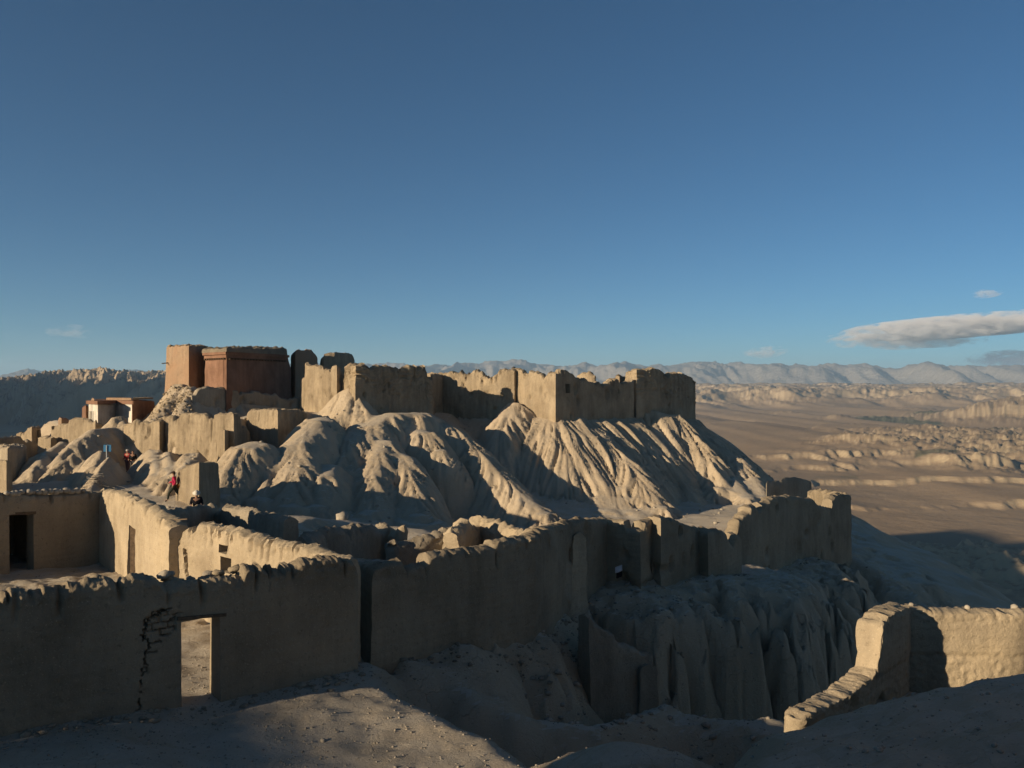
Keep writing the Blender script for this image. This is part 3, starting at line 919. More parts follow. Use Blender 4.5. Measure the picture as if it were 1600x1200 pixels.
    for (s0, s1, ob, ot) in ops:
        m = (S >= s0-1e-4) & (S <= s1+1e-4)
        jm = np.where(m)[0]
        mid = jm[len(jm)//2]
        kt = int(np.argmin(np.abs(Z[mid]-ot))); kb = 0 if ob < -1e8 else int(np.argmin(np.abs(Z[mid]-ob)))
        kt = max(kt, kb+1)
        for j in jm:
            Z[j, kt] = ot
            if ob > -1e8: Z[j, kb] = ob
        rows.append((jm[0], jm[-1], kb, kt))
    X3 = np.repeat(C[:, 0][:, None], nr+1, 1); Y3 = np.repeat(C[:, 1][:, None], nr+1, 1)
    amp = .045*rough
    def disp(side):
        x = X3+side*nn[:, 0][:, None]*thick/2; y = Y3+side*nn[:, 1][:, None]*thick/2
        d = amp*fbm3(x*.9, y*.9, Z*.9+sd, 3)+.012*rough*fbm3(x*6, y*6, Z*6, 2)
        d = d+flute*pn2(SS*3.1+side*9+sd, Z*.35+sd, 3)+flute*.5*pn2(SS*8+side*5, Z*.6, 4)
        if rag_hi > 0:
            hi = sstep(.05, .45, 1-h_top/(zt-zb)[:, None])*sstep(.25, .6, U)[None, :]
            d = d+hi*rag_hi*(ridged2(SS*3.2+side, Z*2.6, 3, 9)*.6-.5)
        if pits:
            rp = random.Random(int(sd*31+side))
            for q in range(pits):
                s0 = rp.uniform(0, Ltot); u0 = rp.uniform(.12, .9); w0 = rp.uniform(.10, .26); h0 = w0*rp.uniform(.8, 2.6)
                zc = np.interp(s0, S, zb)*(1-u0)+np.interp(s0, S, zt)*u0
                d = d-rp.uniform(.08, .3)*np.exp(-(((SS-s0)/w0)**2+((Z-zc)/h0)**2)**2)
        if lower:
            zl, dep = lower
            lo = sstep(zl+.07, zl-.07, Z+.05*pn2(SS*5, Z*0, 2))
            d = d-lo*dep*(.7+.5*fbm2(SS*7, Z*5, 2, 3))
        if clods > 0:
            d = d+clods*sstep(.7, .0, h_top)*np.maximum(0, fbm3(x*2.6, y*2.6, Z*2.6, 2))
        lipm = sstep(.55, .0, h_top)
        d = d+lipm*(.05*rough+.008)*(fbm3(x*7, y*7, Z*7+sd, 3, .6)-.25)
        d = d-g
        if side > 0 and bricks:     # plaster fallen off, courses of mud brick bare
            (bs, bz), brs, brz = bricks
            e = ((SS-bs)/brs)**2+((Z-bz)/brz)**2+.55*fbm2(SS*6, Z*6, 3, 12)
            pm_ = sstep(1.0, .86, e)
            row = np.floor(Z/.115); fz = np.abs(Z/.115-row-.5)*2
            fs_ = np.abs(((SS+row*.137) % .27)/.27-.5)*2
            jnt = np.maximum(sstep(.72, .92, fz), sstep(.84, .95, fs_))
            d = d-pm_*(.035+.045*jnt+.03*pn2(row*3.3, np.floor((SS+row*.137)/.27)*2.1, 6))
        if side > 0:
            for (pts, w, dp) in cracks:
                best = np.full(Z.shape, 9.0)
                for (a0, a1), (b0, b1) in zip(pts[:-1], pts[1:]):
                    e0, e1 = b0-a0, b1-a1
                    t = np.clip(((SS-a0)*e0+(Z-a1)*e1)/(e0*e0+e1*e1+1e-9), 0, 1)
                    best = np.minimum(best, np.hypot(SS-a0-t*e0, Z-a1-t*e1))
                d = d-dp*np.clip(1.4-best/w, 0, 1)
        return d
    offF = half+disp(1); offB = half+disp(-1)
    offF = np.maximum(offF, .03); offB = np.maximum(offB, .03)
    lz = sstep(.30, .0, h_top)*(.05*rough+.02)
    def lipz(side):
        x = X3+side*nn[:, 0][:, None]*offF; y = Y3+side*nn[:, 1][:, None]*offF
        return lz*(fbm3(x*3.7, y*3.7, Z*3.7+sd, 4, .62)-.1)
    ZF, ZB = Z+lipz(1), Z+lipz(-1)
    VF = np.stack([X3+nn[:, 0][:, None]*kk[:, None]*offF, Y3+nn[:, 1][:, None]*kk[:, None]*offF, ZF], -1)
    VB = np.stack([X3-nn[:, 0][:, None]*kk[:, None]*offB, Y3-nn[:, 1][:, None]*kk[:, None]*offB, ZB], -1)
    ns = len(S); R = nr+1
    mask = np.ones((ns-1, nr), bool)
    for j0, j1, kb, kt in rows:
        mask[j0:j1, kb:kt] = False
    ii, jj = np.where(mask)
    def vid(i, j): return i*R+j
    M = ns*R
    fr = np.stack([vid(ii, jj), vid(ii+1, jj), vid(ii+1, jj+1), vid(ii, jj+1)], 1)
    bk = fr[:, ::-1]+M
    pm = np.zeros((ns+1, nr+2), bool); pm[1:-1, 1:-1] = mask
    fs = [fr, bk]
    m = mask & ~pm[1:-1, 2:]; a, b = np.where(m)       # top edges
    fs.append(np.stack([vid(a, b+1), vid(a+1, b+1), vid(a+1, b+1)+M, vid(a, b+1)+M], 1))
    m = mask & ~pm[1:-1, :-2]; a, b = np.where(m)
    fs.append(np.stack([vid(a+1, b), vid(a, b), vid(a, b)+M, vid(a+1, b)+M], 1))
    m = mask & ~pm[:-2, 1:-1]; a, b = np.where(m)      # left ends
    fs.append(np.stack([vid(a, b), vid(a, b+1), vid(a, b+1)+M, vid(a, b)+M], 1))
    m = mask & ~pm[2:, 1:-1]; a, b = np.where(m)
    fs.append(np.stack([vid(a+1, b+1), vid(a+1, b), vid(a+1, b)+M, vid(a+1, b+1)+M], 1))
    V = np.concatenate([VF.reshape(-1, 3), VB.reshape(-1, 3)])
    o = mesh_obj(name, V, np.concatenate(fs), mat, parent=parent, angle=50)
    if parent is None: tag(o, label, cat, group)
    elif label: o['label'] = label
    info = dict(P=P, S=S, zt=zt, zb=zb, C=C, nn=nn, cum=cum, obj=o)
    return o, info

def on_wall(info, px, py, seg=0):
    s, i, d = px_to_s(info['P'], px, seg); return s, (600-py)/F*d

def block(name, foot, mat, res=.15, sink=.5, rough=1.0, ragged=.05, flute=.03, drips=0.0, drip_len=.5, edge=.07, capamp=.10, label=None,
          cat='ruin', parent=None, group=None, base_z=None, rag_hi=0.0, batter=.03):
    """solid mass: foot = [(px, depth, py_top)] going round the outline"""
    _wseed[0] += 1; sd = _wseed[0]*5.17
    pts = [W(*((f[0], f[2], f[1]))) for f in foot]
    P = np.array([(p[0], p[1]) for p in pts]); ZT = np.array([p[2] for p in pts])
    area = 0.5*np.sum(P[:, 0]*np.roll(P[:, 1], -1)-np.roll(P[:, 0], -1)*P[:, 1])
    if area < 0: P = P[::-1]; ZT = ZT[::-1]
    Pn = np.concatenate([P, P[:1]]); Zn = np.concatenate([ZT, ZT[:1]])
    seg = np.linalg.norm(np.diff(Pn, axis=0), axis=1); cum = np.concatenate([[0], np.cumsum(seg)]); L = cum[-1]
    n = max(12, int(L/res)); S = np.unique(np.round(np.concatenate([np.linspace(0, L, n, endpoint=False), cum[:-1]]), 4))
    idx = np.clip(np.searchsorted(cum, S, side='right')-1, 0, len(seg)-1)
    T = np.diff(Pn, axis=0)/seg[:, None]; N = np.stack([T[:, 1], -T[:, 0]], 1)
    C = Pn[idx]+T[idx]*(S-cum[idx])[:, None]; nn = N[idx].copy()
    for j in range(len(cum)-1):
        m = np.abs(S-cum[j]) < 1e-3
        b = N[j-1]+N[j]; nn[m] = b/np.linalg.norm(b)
    zt = np.interp(S, cum, Zn)+ragged*fbm2(S*1.4+sd, S*0, 4, 2)
    zb = (ground(C[:, 0], C[:, 1]) if base_z is None else np.full(len(S), base_z))-sink
    zb = np.minimum(zb, zt-.3)
    nr = max(4, int((zt-zb).max()/res)); U = np.linspace(0, 1, nr+1)
    Z = zb[:, None]+(zt-zb)[:, None]*U
    SS = np.repeat(S[:, None], nr+1, 1); ht = zt[:, None]-Z
    x = np.repeat(C[:, :1], nr+1, 1); y = np.repeat(C[:, 1:], nr+1, 1)
    d = .05*rough*fbm3(x*.8, y*.8, Z*.8+sd, 3)+flute*pn2(SS*2.6+sd, Z*.3, 3)+flute*.5*pn2(SS*7, Z*.5, 4)
    d = d-edge*np.clip(1-ht/.22, 0, 1)**2+batter*ht
    if drips:
        rr = random.Random(int(sd*10)); s = 0.0
        while s < L:
            w = rr.uniform(.05, .1)*max(1, res/.12); Ln = drip_len*rr.uniform(.4, 1.3)
            e = np.exp(-((SS-s)/w)**2); d = d-drips*rr.uniform(.4, 1.1)*e*np.clip(1.05-ht/Ln, 0, 1)**.6
            s += rr.uniform(.2, .8)*max(1, res/.12)
    if rag_hi:
        d = d+rag_hi*sstep(.35, .7, U)[None, :]*(ridged2(SS*2.6, Z*2.2, 3, 9)*.6-.5)
    V = [np.stack([x+nn[:, :1]*d, y+nn[:, 1:]*d, Z], -1)]
    ring = V[0][:, -1]
    c = np.array([P[:, 0].mean(), P[:, 1].mean()])
    K = max(4, int(np.sqrt(abs(area))/2/res))
    caps = []
    for k in range(1, K+1):
        f = 1-k/(K+.001)*.999
        q = ring.copy(); q[:, :2] = c+(ring[:, :2]-c)*f
        q[:, 2] = zt.mean()*(1-f)+ring[:, 2]*f+capamp*(fbm2(q[:, 0]*1.3, q[:, 1]*1.3, 3, 8)*(1-f*.3))+.05*(1-f)
        caps.append(q)
    ns = len(S); R = nr+1+K
    VV = np.concatenate([V[0], np.stack(caps, 1)], 1)
    i = np.arange(ns)[:, None]; j = np.arange(R-1)[None, :]; i2 = (i+1) % ns
    f = np.stack([i*R+j, i2*R+j, i2*R+j+1, i*R+j+1], -1).reshape(-1, 4)
    o = mesh_obj(name, VV.reshape(-1, 3), f, mat, parent=parent, angle=50)
    if parent is None: tag(o, label, cat, group)
    elif label: o['label'] = label
    return o

def lump(name, p, r, mat, parent=None, sq=(1, 1, .75), seed=0, sub=2, amp=.28):
    bm = bmesh.new(); bmesh.ops.create_icosphere(bm, subdivisions=sub, radius=1.0)
    vs = []
    for v in bm.verts:
        q = v.co; f = 1+amp*float(pn3(q.x*1.3+seed*3.1, q.y*1.3, q.z*1.3+seed))
        vs.append((p[0]+q.x*f*r*sq[0], p[1]+q.y*f*r*sq[1], p[2]+q.z*f*r*sq[2]))
    fs = [[v.index for v in f.verts] for f in bm.faces]; bm.free()
    return mesh_obj(name, vs, fs, mat, parent=parent, angle=180)

def prism(name, foot, z0, z1, mat, parent, top_foot=None):
    """upright prism on a plan polygon of world xy points"""
    n = len(foot); tf = top_foot or foot
    a = sum(foot[i][0]*foot[(i+1) % n][1]-foot[(i+1) % n][0]*foot[i][1] for i in range(n))
    if a < 0: foot = foot[::-1]; tf = tf[::-1]
    v = [(x, y, z0) for x, y in foot]+[(x, y, z1) for x, y in tf]
    f = [tuple(range(n))[::-1], tuple(range(n, 2*n))]+[(i, (i+1) % n, n+(i+1) % n, n+i) for i in range(n)]
    return mesh_obj(name, v, f, mat, parent=parent, smooth=False)

def bar(name, a, b, w, h, mat, parent=None, **kw):
    a = Vector(a); b = Vector(b); t = (b-a).normalized()
    up = Vector((0, 0, 1)) if abs(t.z) < .9 else Vector((1, 0, 0))
    s = t.cross(up).normalized()*w/2; u = s.cross(t).normalized()*h/2
    v = [p+i*s+j*u for p in (a, b) for i, j in ((-1, -1), (1, -1), (1, 1), (-1, 1))]
    f = [(3, 2, 1, 0), (4, 5, 6, 7)]+[(i, (i+1) % 4, 4+(i+1) % 4, 4+i) for i in range(4)]
    return mesh_obj(name, [tuple(p) for p in v], f, mat, parent=parent, smooth=False, **kw)

def along(p0, p1, px):
    """depth where column px crosses the plan line p0-p1 (each px, depth)"""
    s, i, d = px_to_s(np.array([XY(*p0), XY(*p1)]), px); return d

# ---------------------------------------------------------------- near room at the lower left
A0, A1 = (0, 13.8), (556, 17.9)
A_left = (-420, along(A0, A1, -420))
d277, d337 = along(A0, A1, 277), along(A0, A1, 337)
planA = [A_left, A1]
PA = np.array([XY(*p) for p in planA])
def pA(px, py):
    s, i, d = px_to_s(PA, px); return (s, (600-py)/F*d)
def stairs(pts, seed, n=4, j=.035):
    """jagged course-by-course line between measured points"""
    rr = random.Random(seed); out = [pts[0]]
    for (a0, a1), (b0, b1) in zip(pts[:-1], pts[1:]):
        for k in range(1, n+1):
            t = k/n; x = a0+(b0-a0)*t; z = a1+(b1-a1)*t
            if k % 2: out.append((out[-1][0], z))
            out.append((x+rr.uniform(-j, j), z+rr.uniform(-j*.3, j*.3)))
    return out
crackA = [(stairs([pA(*p) for p in [(262, 946), (250, 949), (238, 956), (227, 963), (220, 973), (217, 988)]], 1, 6, .05), .007, .14),
          (stairs([pA(*p) for p in [(217, 988), (226, 1000), (222, 1014), (219, 1028), (215, 1046), (213, 1064), (210, 1082), (211, 1096), (205, 1107)]], 2, 6, .045), .006, .15),
          (stairs([pA(*p) for p in [(270, 960), (262, 962), (256, 968)]], 3, 4), .006, .08),
          (stairs([pA(*p) for p in [(246, 996), (236, 998), (226, 1000)]], 5, 4), .008, .09),
          (stairs([pA(*p) for p in [(238, 1012), (230, 1013), (222, 1016)]], 6, 4), .008, .08),
          (stairs([pA(*p) for p in [(219, 1030), (226, 1034), (224, 1042)]], 7, 4), .008, .07),
          ]
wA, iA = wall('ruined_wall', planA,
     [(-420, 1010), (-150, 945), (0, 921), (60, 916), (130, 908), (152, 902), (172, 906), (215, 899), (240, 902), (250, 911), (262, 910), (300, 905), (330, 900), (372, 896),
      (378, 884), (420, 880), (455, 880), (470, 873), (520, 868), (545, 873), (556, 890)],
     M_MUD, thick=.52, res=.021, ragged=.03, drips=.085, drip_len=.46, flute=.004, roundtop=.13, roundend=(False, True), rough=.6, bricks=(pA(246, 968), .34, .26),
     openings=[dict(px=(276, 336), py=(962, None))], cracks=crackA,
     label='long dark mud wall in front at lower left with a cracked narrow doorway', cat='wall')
lin = (along(A0, A1, 270), along(A0, A1, 345))
nA = iA['nn'][0]
def offs(p, n, t): return (p[0]+n[0]*t, p[1]+n[1]*t, p[2])
for t in (.30, .05, -.2):
    bar('lintel', offs(W(270, 963-1.5, lin[0]), nA, t-.05), offs(W(345, 957-1.5, lin[1]), nA, t-.05), .12, .055, M_WOOD, parent=wA)
for k, (px, py, r) in enumerate([(259, 897, .13), (264, 903, .11), (272, 905, .10), (327, 896, .10), (341, 893, .105), (283, 905, .06), (300, 903, .07), (152, 902, .12), (222, 900, .10), (232, 902, .09), (371, 888, .12)]):
    d = along(A0, A1, px)
    lump('coping_stone', offs(W(px, py+2, d+.1), nA, random.uniform(-.1, .1)), r*.92, M_MUD if k % 3 else M_STONE, parent=wA, seed=k, sq=(1.25, 1, .7), amp=.6)

wB, iB = wall('ruined_wall', [(-260, 23.0), (0, 26.3), (168, 29.0)], [(-260, 782), (0, 769), (60, 772), (120, 768), (168, 765)], M_MUD, thick=.5, res=.07,
     ragged=.02, drips=.07, drip_len=.38, flute=.005, roundtop=.15, rough=.6, openings=[dict(px=(9, 47), py=(801, None), seg=1)],
     bites=0, label='shaded back wall of the roofless room with a tall dark doorway, stones along its top', cat='wall')
lB = along((0, 26.3), (168, 29.0), 6), along((0, 26.3), (168, 29.0), 50)
bar('lintel', offs(W(5, 802, lB[0]), iB['nn'][-3], .2), offs(W(51, 800, lB[1]), iB['nn'][-3], .2), .12, .09, M_WOOD, parent=wB)
nB = Vector((-iB['nn'][-3][0], -iB['nn'][-3][1]))
bp = [Vector(XY(p, along((0, 26.3), (168, 29.0), p))) for p in (-14, 70)]
rt_z = W(0, 782, 27.5)[2]
q = [bp[0]+nB*.28, bp[1]+nB*.28, bp[1]+nB*2.4, bp[0]+nB*2.4]
prism('storeroom_roof', [tuple(p) for p in q], rt_z-.16, rt_z, M_ROOF, wB)
for a_, b_ in ((q[1], q[2]), (q[2], q[3]), (q[3], q[0])):
    t_ = (b_-a_).normalized()*.0; n_ = Vector((-(b_-a_).y, (b_-a_).x)).normalized()*.25
    prism('storeroom_wall', [tuple(a_), tuple(b_), tuple(b_-n_), tuple(a_-n_)], -7.2, rt_z-.161, M_MUD, wB)
for k in range(15):
    px = 8+k*8.4+random.uniform(-1.5, 1.5)
    d = along((0, 26.3), (168, 29.0), px)
    lump('coping_stone', offs(W(px, 770-(.035*px)+random.uniform(-1, 2), d), iB['nn'][-3], random.uniform(.05, .2)), random.uniform(.075, .13), M_STONE_W, parent=wB, seed=k+20, sq=(1.15, 1, .9))

wC, iC = wall('ruined_wall', [(163, 29.1), (279, 22.2)], [(163, 765), (190, 766), (225, 781), (250, 792), (262, 806), (279, 815)], M_MUD_B, thick=.5, res=.055,
     ragged=.03, drips=.07, drip_len=.5, flute=.006, roundtop=.14, rough=.9, openings=[dict(px=(214, 227), py=(822, None))],
     label='sunlit side wall with a narrow slot doorway, half in shadow, left of the gap', cat='wall')
bar('door_jamb', W(215.5, 822, along((163, 29.1), (279, 22.2), 215.5)), W(215.5, 905, along((163, 29.1), (279, 22.2), 215.5)), .08, .45, M_WOOD, parent=wC)
stick = bar('stick', W(272, 812, 22.6), W(293, 811, 21.9), .03, .03, M_WOOD)
tag(stick, 'thin dry stick poking out of the top end of the slotted sunlit wall', 'stick')

wD, iD = wall('ruined_wall', [(284, 22.6), (548, 18.1)],
     [(284, 868), (289, 845), (294, 832), (304, 822), (316, 815), (334, 816), (352, 821), (385, 826), (420, 838), (450, 844), (478, 848), (500, 856), (520, 863), (548, 872)],
     M_MUD_B, thick=.5, res=.045, ragged=.03, drips=.075, drip_len=.55, flute=.007, roundtop=.15, roundend=(True, False), rough=.9,
     cracks=[([px_ for px_ in [(0.62, -4.45), (.68, -4.6), (.66, -4.9), (.75, -5.15), (.72, -5.6)]], .06, .3)],
     openings=[dict(px=(356, 369), py=(849, 862)), dict(px=(359, 377), py=(868, 892))],
     label='sunlit broken wall with a jagged dark hole, just behind the long front wall', cat='wall')

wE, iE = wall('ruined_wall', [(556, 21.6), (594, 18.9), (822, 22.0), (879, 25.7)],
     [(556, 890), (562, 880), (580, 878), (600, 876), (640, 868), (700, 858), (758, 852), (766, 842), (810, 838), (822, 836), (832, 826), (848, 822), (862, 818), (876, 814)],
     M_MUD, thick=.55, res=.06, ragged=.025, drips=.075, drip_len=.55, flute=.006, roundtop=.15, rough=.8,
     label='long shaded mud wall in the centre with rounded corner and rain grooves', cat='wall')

wall('ruined_wall', [(703, 27.0), (748, 30.2), (905, 25.4)], [(703, 822), (708, 814), (725, 809), (745, 807), (770, 811), (790, 814), (812, 816), (840, 820), (880, 828)],
     M_MUD_B, thick=.55, res=.08, ragged=.07, drips=.09, drip_len=.4, flute=.03, roundtop=.3, rough=1.4, clods=.22,
     label='low crumbled wall with lumpy sunlit top, behind the long shaded centre wall', cat='wall')
wall('ruined_wall', [(470, 25.2), (498, 27.2), (598, 31.5)], [(470, 842), (482, 834), (500, 826), (540, 821), (596, 816)],
     M_MUD_C, thick=.6, res=.1, ragged=.05, drips=.08, drip_len=.4, flute=.03, roundtop=.3, rough=1.4, clods=.1,
     label='low dark ruined wall at the foot of the badland slope, straight and shaded', cat='wall')
wall('ruined_wall', [(594, 32.2), (632, 30.6)], [(594, 817), (612, 818), (632, 820)], M_MUD_B, thick=.5, res=.1, ragged=.07, flute=.03, roundtop=.25, rough=1.4, clods=.15, roundend=(False, True),
     label='short low stub of wall with a sunlit crest beside the low dark wall', cat='wall')
wall('ruined_wall', [(604, 27.2), (660, 27.8), (706, 28.6)], [(604, 848), (625, 838), (650, 836), (672, 833), (690, 828), (706, 826)], M_MUD_C, thick=.7, res=.09, ragged=.09, flute=.04, roundtop=.4, rough=1.6, clods=.25, roundend=(True, False),
     label='collapsed rounded wall heap in shade between two low ruined walls', cat='wall')
wall('ruined_wall', [(250, 30.0), (334, 35.0), (395, 32.2), (454, 29.2)], [(250, 798), (290, 791), (320, 788), (334, 786), (360, 788), (395, 794), (425, 801), (454, 808)],
     M_MUD_C, thick=.5, res=.1, ragged=.03, flute=.02, drips=.05, roundtop=.2, rough=.8,
     label='dark corner wall in front of the person in the black jacket', cat='wall')

# ---------------------------------------------------------------- rooms on the edge of the ravine
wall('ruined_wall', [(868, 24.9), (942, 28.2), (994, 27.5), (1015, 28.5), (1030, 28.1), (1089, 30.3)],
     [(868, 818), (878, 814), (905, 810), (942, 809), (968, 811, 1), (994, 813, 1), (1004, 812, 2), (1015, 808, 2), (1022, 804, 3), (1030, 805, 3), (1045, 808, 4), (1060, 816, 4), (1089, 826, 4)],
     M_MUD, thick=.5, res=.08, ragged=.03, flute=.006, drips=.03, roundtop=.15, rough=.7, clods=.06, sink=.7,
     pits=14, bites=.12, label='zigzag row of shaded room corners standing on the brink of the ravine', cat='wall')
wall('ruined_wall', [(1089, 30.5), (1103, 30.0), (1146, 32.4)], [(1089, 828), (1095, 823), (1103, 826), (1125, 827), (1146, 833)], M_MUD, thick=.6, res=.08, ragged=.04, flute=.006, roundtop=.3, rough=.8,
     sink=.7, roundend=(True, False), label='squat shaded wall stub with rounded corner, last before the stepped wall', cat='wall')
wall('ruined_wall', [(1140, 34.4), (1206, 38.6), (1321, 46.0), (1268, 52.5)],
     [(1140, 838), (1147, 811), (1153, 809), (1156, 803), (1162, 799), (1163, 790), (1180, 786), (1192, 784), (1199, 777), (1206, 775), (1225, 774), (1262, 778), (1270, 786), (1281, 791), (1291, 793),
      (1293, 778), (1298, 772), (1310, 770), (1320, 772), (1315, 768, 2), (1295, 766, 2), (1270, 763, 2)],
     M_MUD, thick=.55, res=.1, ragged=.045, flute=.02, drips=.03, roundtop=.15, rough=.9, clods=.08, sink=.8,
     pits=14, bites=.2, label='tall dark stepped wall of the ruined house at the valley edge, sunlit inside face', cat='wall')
block('ruined_house', [(1198, 56, 753), (1219, 57.1, 752), (1227, 57.5, 746), (1247, 58.6, 746), (1268, 60, 752), (1262, 63, 752), (1198, 60, 753)], M_MUD_C, res=.16, ragged=.05,
      label='small dark roofless house beyond the stepped wall, black against the valley', cat='ruin')
wall('ruined_wall', [(912, 22.8), (1004, 24.0), (1014, 23.4)], [(914, 958), (922, 968), (938, 980), (950, 984), (958, 998), (972, 1006), (990, 1010), (1004, 1019), (1014, 1021)],
     M_MUD_C, thick=.5, res=.08, ragged=.04, flute=.02, roundtop=.15, rough=.9, sink=.6,
     label='broken wall with stepped top standing down in the dark ravine', cat='wall')

# ---------------------------------------------------------------- sunlit corner of wall at the right
wF, iF = wall('ruined_wall', [(1236, 14.9), (1346, 16.9), (1396, 18.0), (1404, 18.5), (1605, 18.35), (1760, 18.2)],
     [(1236, 1120), (1247, 1110), (1270, 1098), (1295, 1087), (1325, 1068), (1344, 1050), (1351, 1040), (1356, 1000), (1359, 972), (1366, 960), (1376, 953), (1385, 949), (1396, 946),
      (1404, 944), (1420, 946), (1450, 950), (1500, 951), (1560, 953), (1605, 952), (1760, 955)],
     M_MUD_B, thick=.54, res=.036, ragged=.022, flute=.004, drips=.015, drip_len=.16, roundtop=.05, roundend=(True, False), rough=.36, clods=.0, sink=1.2, pits=3,
     lower=((600-1016)/F*18.4, .05),
     bites=.15, label='sunlit mud wall corner at the right with a broken stepped end', cat='wall')
for k, (px, py, r) in enumerate([(1424, 945, .055), (1512, 949, .06), (1585, 949, .08), (1351, 1006, .05), (1347, 1012, .04)]):
    lump('coping_stone', W(px, py, 18.45), r, M_STONE_W, parent=wF, seed=k+60, sq=(1, 1, 1.0))

# ================================================================= FORTRESS ROW
# debris-topped tower and red chapel
tw = empty('tower', W(292, 625, 74), 'tall square pinkish mud tower at the left end of the fortress', 'tower')
block('tower_body', [(260, 79, 542), (295, 75.8, 540), (326, 79.4, 541), (300, 83, 540)], M_REDDISH, res=.15, parent=tw, ragged=.07, flute=.03, drips=.05, capamp=.2, base_z=W(0, 632, 73)[2], edge=.03)
bar('beam', W(262, 567, 78.6), W(253, 568, 78.1), .09, .09, M_WOOD, parent=tw)
def rubble_on(parent, spots, mat, r0, r1, seed, name='coping_stone'):
    for k, (px, py, d) in enumerate(spots):
        lump(name, W(px, py, d), random.uniform(r0, r1), mat, parent=parent, seed=seed+k, sq=(1.3, 1.2, .6), sub=1)
rubble_on(tw, [(px, 540.5+random.uniform(-1.2, .6), 78+random.uniform(-1, 1.5)) for px in np.linspace(266, 318, 11)], M_MUD_FAR, .12, .24, 100)

ch = empty('red_chapel', W(390, 640, 77), 'large dark red chapel with a flat earth roof and projecting cornice', 'chapel')
block('chapel_wall', [(321, 75.2, 559), (354, 72.4, 557), (448, 80.6, 553), (454, 81, 575), (430, 87, 553), (345, 84, 556)], M_RED, res=.16, parent=ch, ragged=.02, flute=.02, edge=.0, base_z=W(0, 648, 76)[2], drips=.02)
zc0 = W(354, 561, 72.4)[2]; zc1 = W(354, 549.5, 72.4)[2]
def plan_off(pl, o):
    c = np.mean(np.array(pl), 0); return [tuple(np.array(p)+(np.array(p)-c)/np.linalg.norm(np.array(p)-c)*o) for p in pl]
chf = [XY(321, 75.2), XY(354, 72.4), XY(446, 80.4), XY(430, 87), XY(345, 84)]
prism('cornice', plan_off(chf, .18), zc0+.12, zc0+.40, M_RED, ch)
prism('cornice', plan_off(chf, .38), zc0+.402, zc1-.02, M_RED, ch)
block('roof', [(316, 75.6, 546), (354, 71.9, 544), (449, 80.4, 545), (432, 88, 544), (344, 85, 544)], M_ROOF, res=.18, parent=ch, ragged=.10, flute=.05, edge=.05, capamp=.3, base_z=zc1, sink=.0)
for (pa, pb, n) in (((321, 75.2), (354, 72.4), 9), ((354, 72.4), (446, 80.4), 20)):
    a = Vector(XY(*pa)); b = Vector(XY(*pb)); t = (b-a).normalized(); nv = Vector((t.y, -t.x))
    if nv.y > 0: nv = -nv
    for k in range(n):
        p = a+(b-a)*(k+.5)/n
        bar('beam_end', (p.x-nv.x*.1, p.y-nv.y*.1, zc0+.03), (p.x+nv.x*.22, p.y+nv.y*.22, zc0+.03), .13, .14, M_WOOD, parent=ch)
# a carved corner pilaster groove and boarded strip on the lit face
bar('pilaster', W(350, 562, along((321, 75.2), (354, 72.4), 350)-.02), W(350, 604, along((321, 75.2), (354, 72.4), 350)-.02), .16, .08, M_RED, parent=ch)

block('ruined_tower', [(455, 83, 552), (462, 82, 547), (488, 84, 547), (496, 84.6, 556), (490, 88, 550), (462, 88, 548)], M_REDDISH, res=.2, ragged=.12, flute=.05, drips=.05, edge=.12, capamp=.2, label='ragged dark ruin spire rising right behind the red chapel', cat='ruin')
block('ruined_tower', [(501, 86, 560), (506, 85.6, 553), (522, 86, 550), (552, 88, 553), (554, 89, 560), (545, 92, 552), (508, 91, 552)], M_MUD_FAR, res=.2, ragged=.10, flute=.05, edge=.12, capamp=.2, label='dark ruin block with a rounded top behind the middle tower', cat='ruin')
wall('ruined_wall', [(297, 70.2), (420, 76.2), (482, 77.5)], [(297, 617), (303, 616), (307, 606), (311, 603), (340, 605), (366, 605), (380, 608), (412, 612), (450, 618), (482, 622)],
     M_MUD_C, thick=.6, res=.16, ragged=.05, flute=.03, roundtop=.15, rough=.9, pits=14, label='dark grey courtyard wall below the red chapel', cat='wall')
block('wall_pillar', [(470, 76.2, 590), (479, 75.6, 590), (481, 76.6, 592), (473, 77.2, 592)], M_MUD_FAR, res=.14, ragged=.05, flute=.04, edge=.12, label='slim sunlit mud pillar standing between the chapel and the middle tower', cat='pillar')
wall('ruined_tower', [(481, 75.6), (526, 71.9), (546, 74.2)], [(481, 566), (484, 567), (488, 571), (510, 571), (526, 571), (530, 578, 1), (536, 590, 1), (546, 596, 1)], M_MUD_FAR, thick=.6, res=.11, ragged=.10, flute=.035, drips=.07, roundtop=.1,
     rough=.8, pits=14, label='sunlit flat-faced middle tower with debris slumped at its right foot', cat='tower')
wall('fortress_wall', [(543, 72.0), (559, 70.4), (622, 73.0), (626, 73.9), (630, 73.3), (668, 74.9), (672, 82)],
     [(543, 588), (546, 572), (550, 567), (559, 566), (575, 568, 1), (600, 570, 1), (618, 574, 1), (622, 578, 1), (626, 584, 2), (630, 571, 3), (645, 570, 4), (660, 571, 4), (664, 583, 4), (668, 588, 4), (671, 592, 5)],
     M_MUD_FAR, thick=.8, res=.12, ragged=.16, flute=.06, drips=.11, drip_len=1.2, rag_hi=.22, roundtop=.2, rough=1.2, pits=14, label='rough dark fortress wall with crumbly upper half, right of the middle tower', cat='wall')
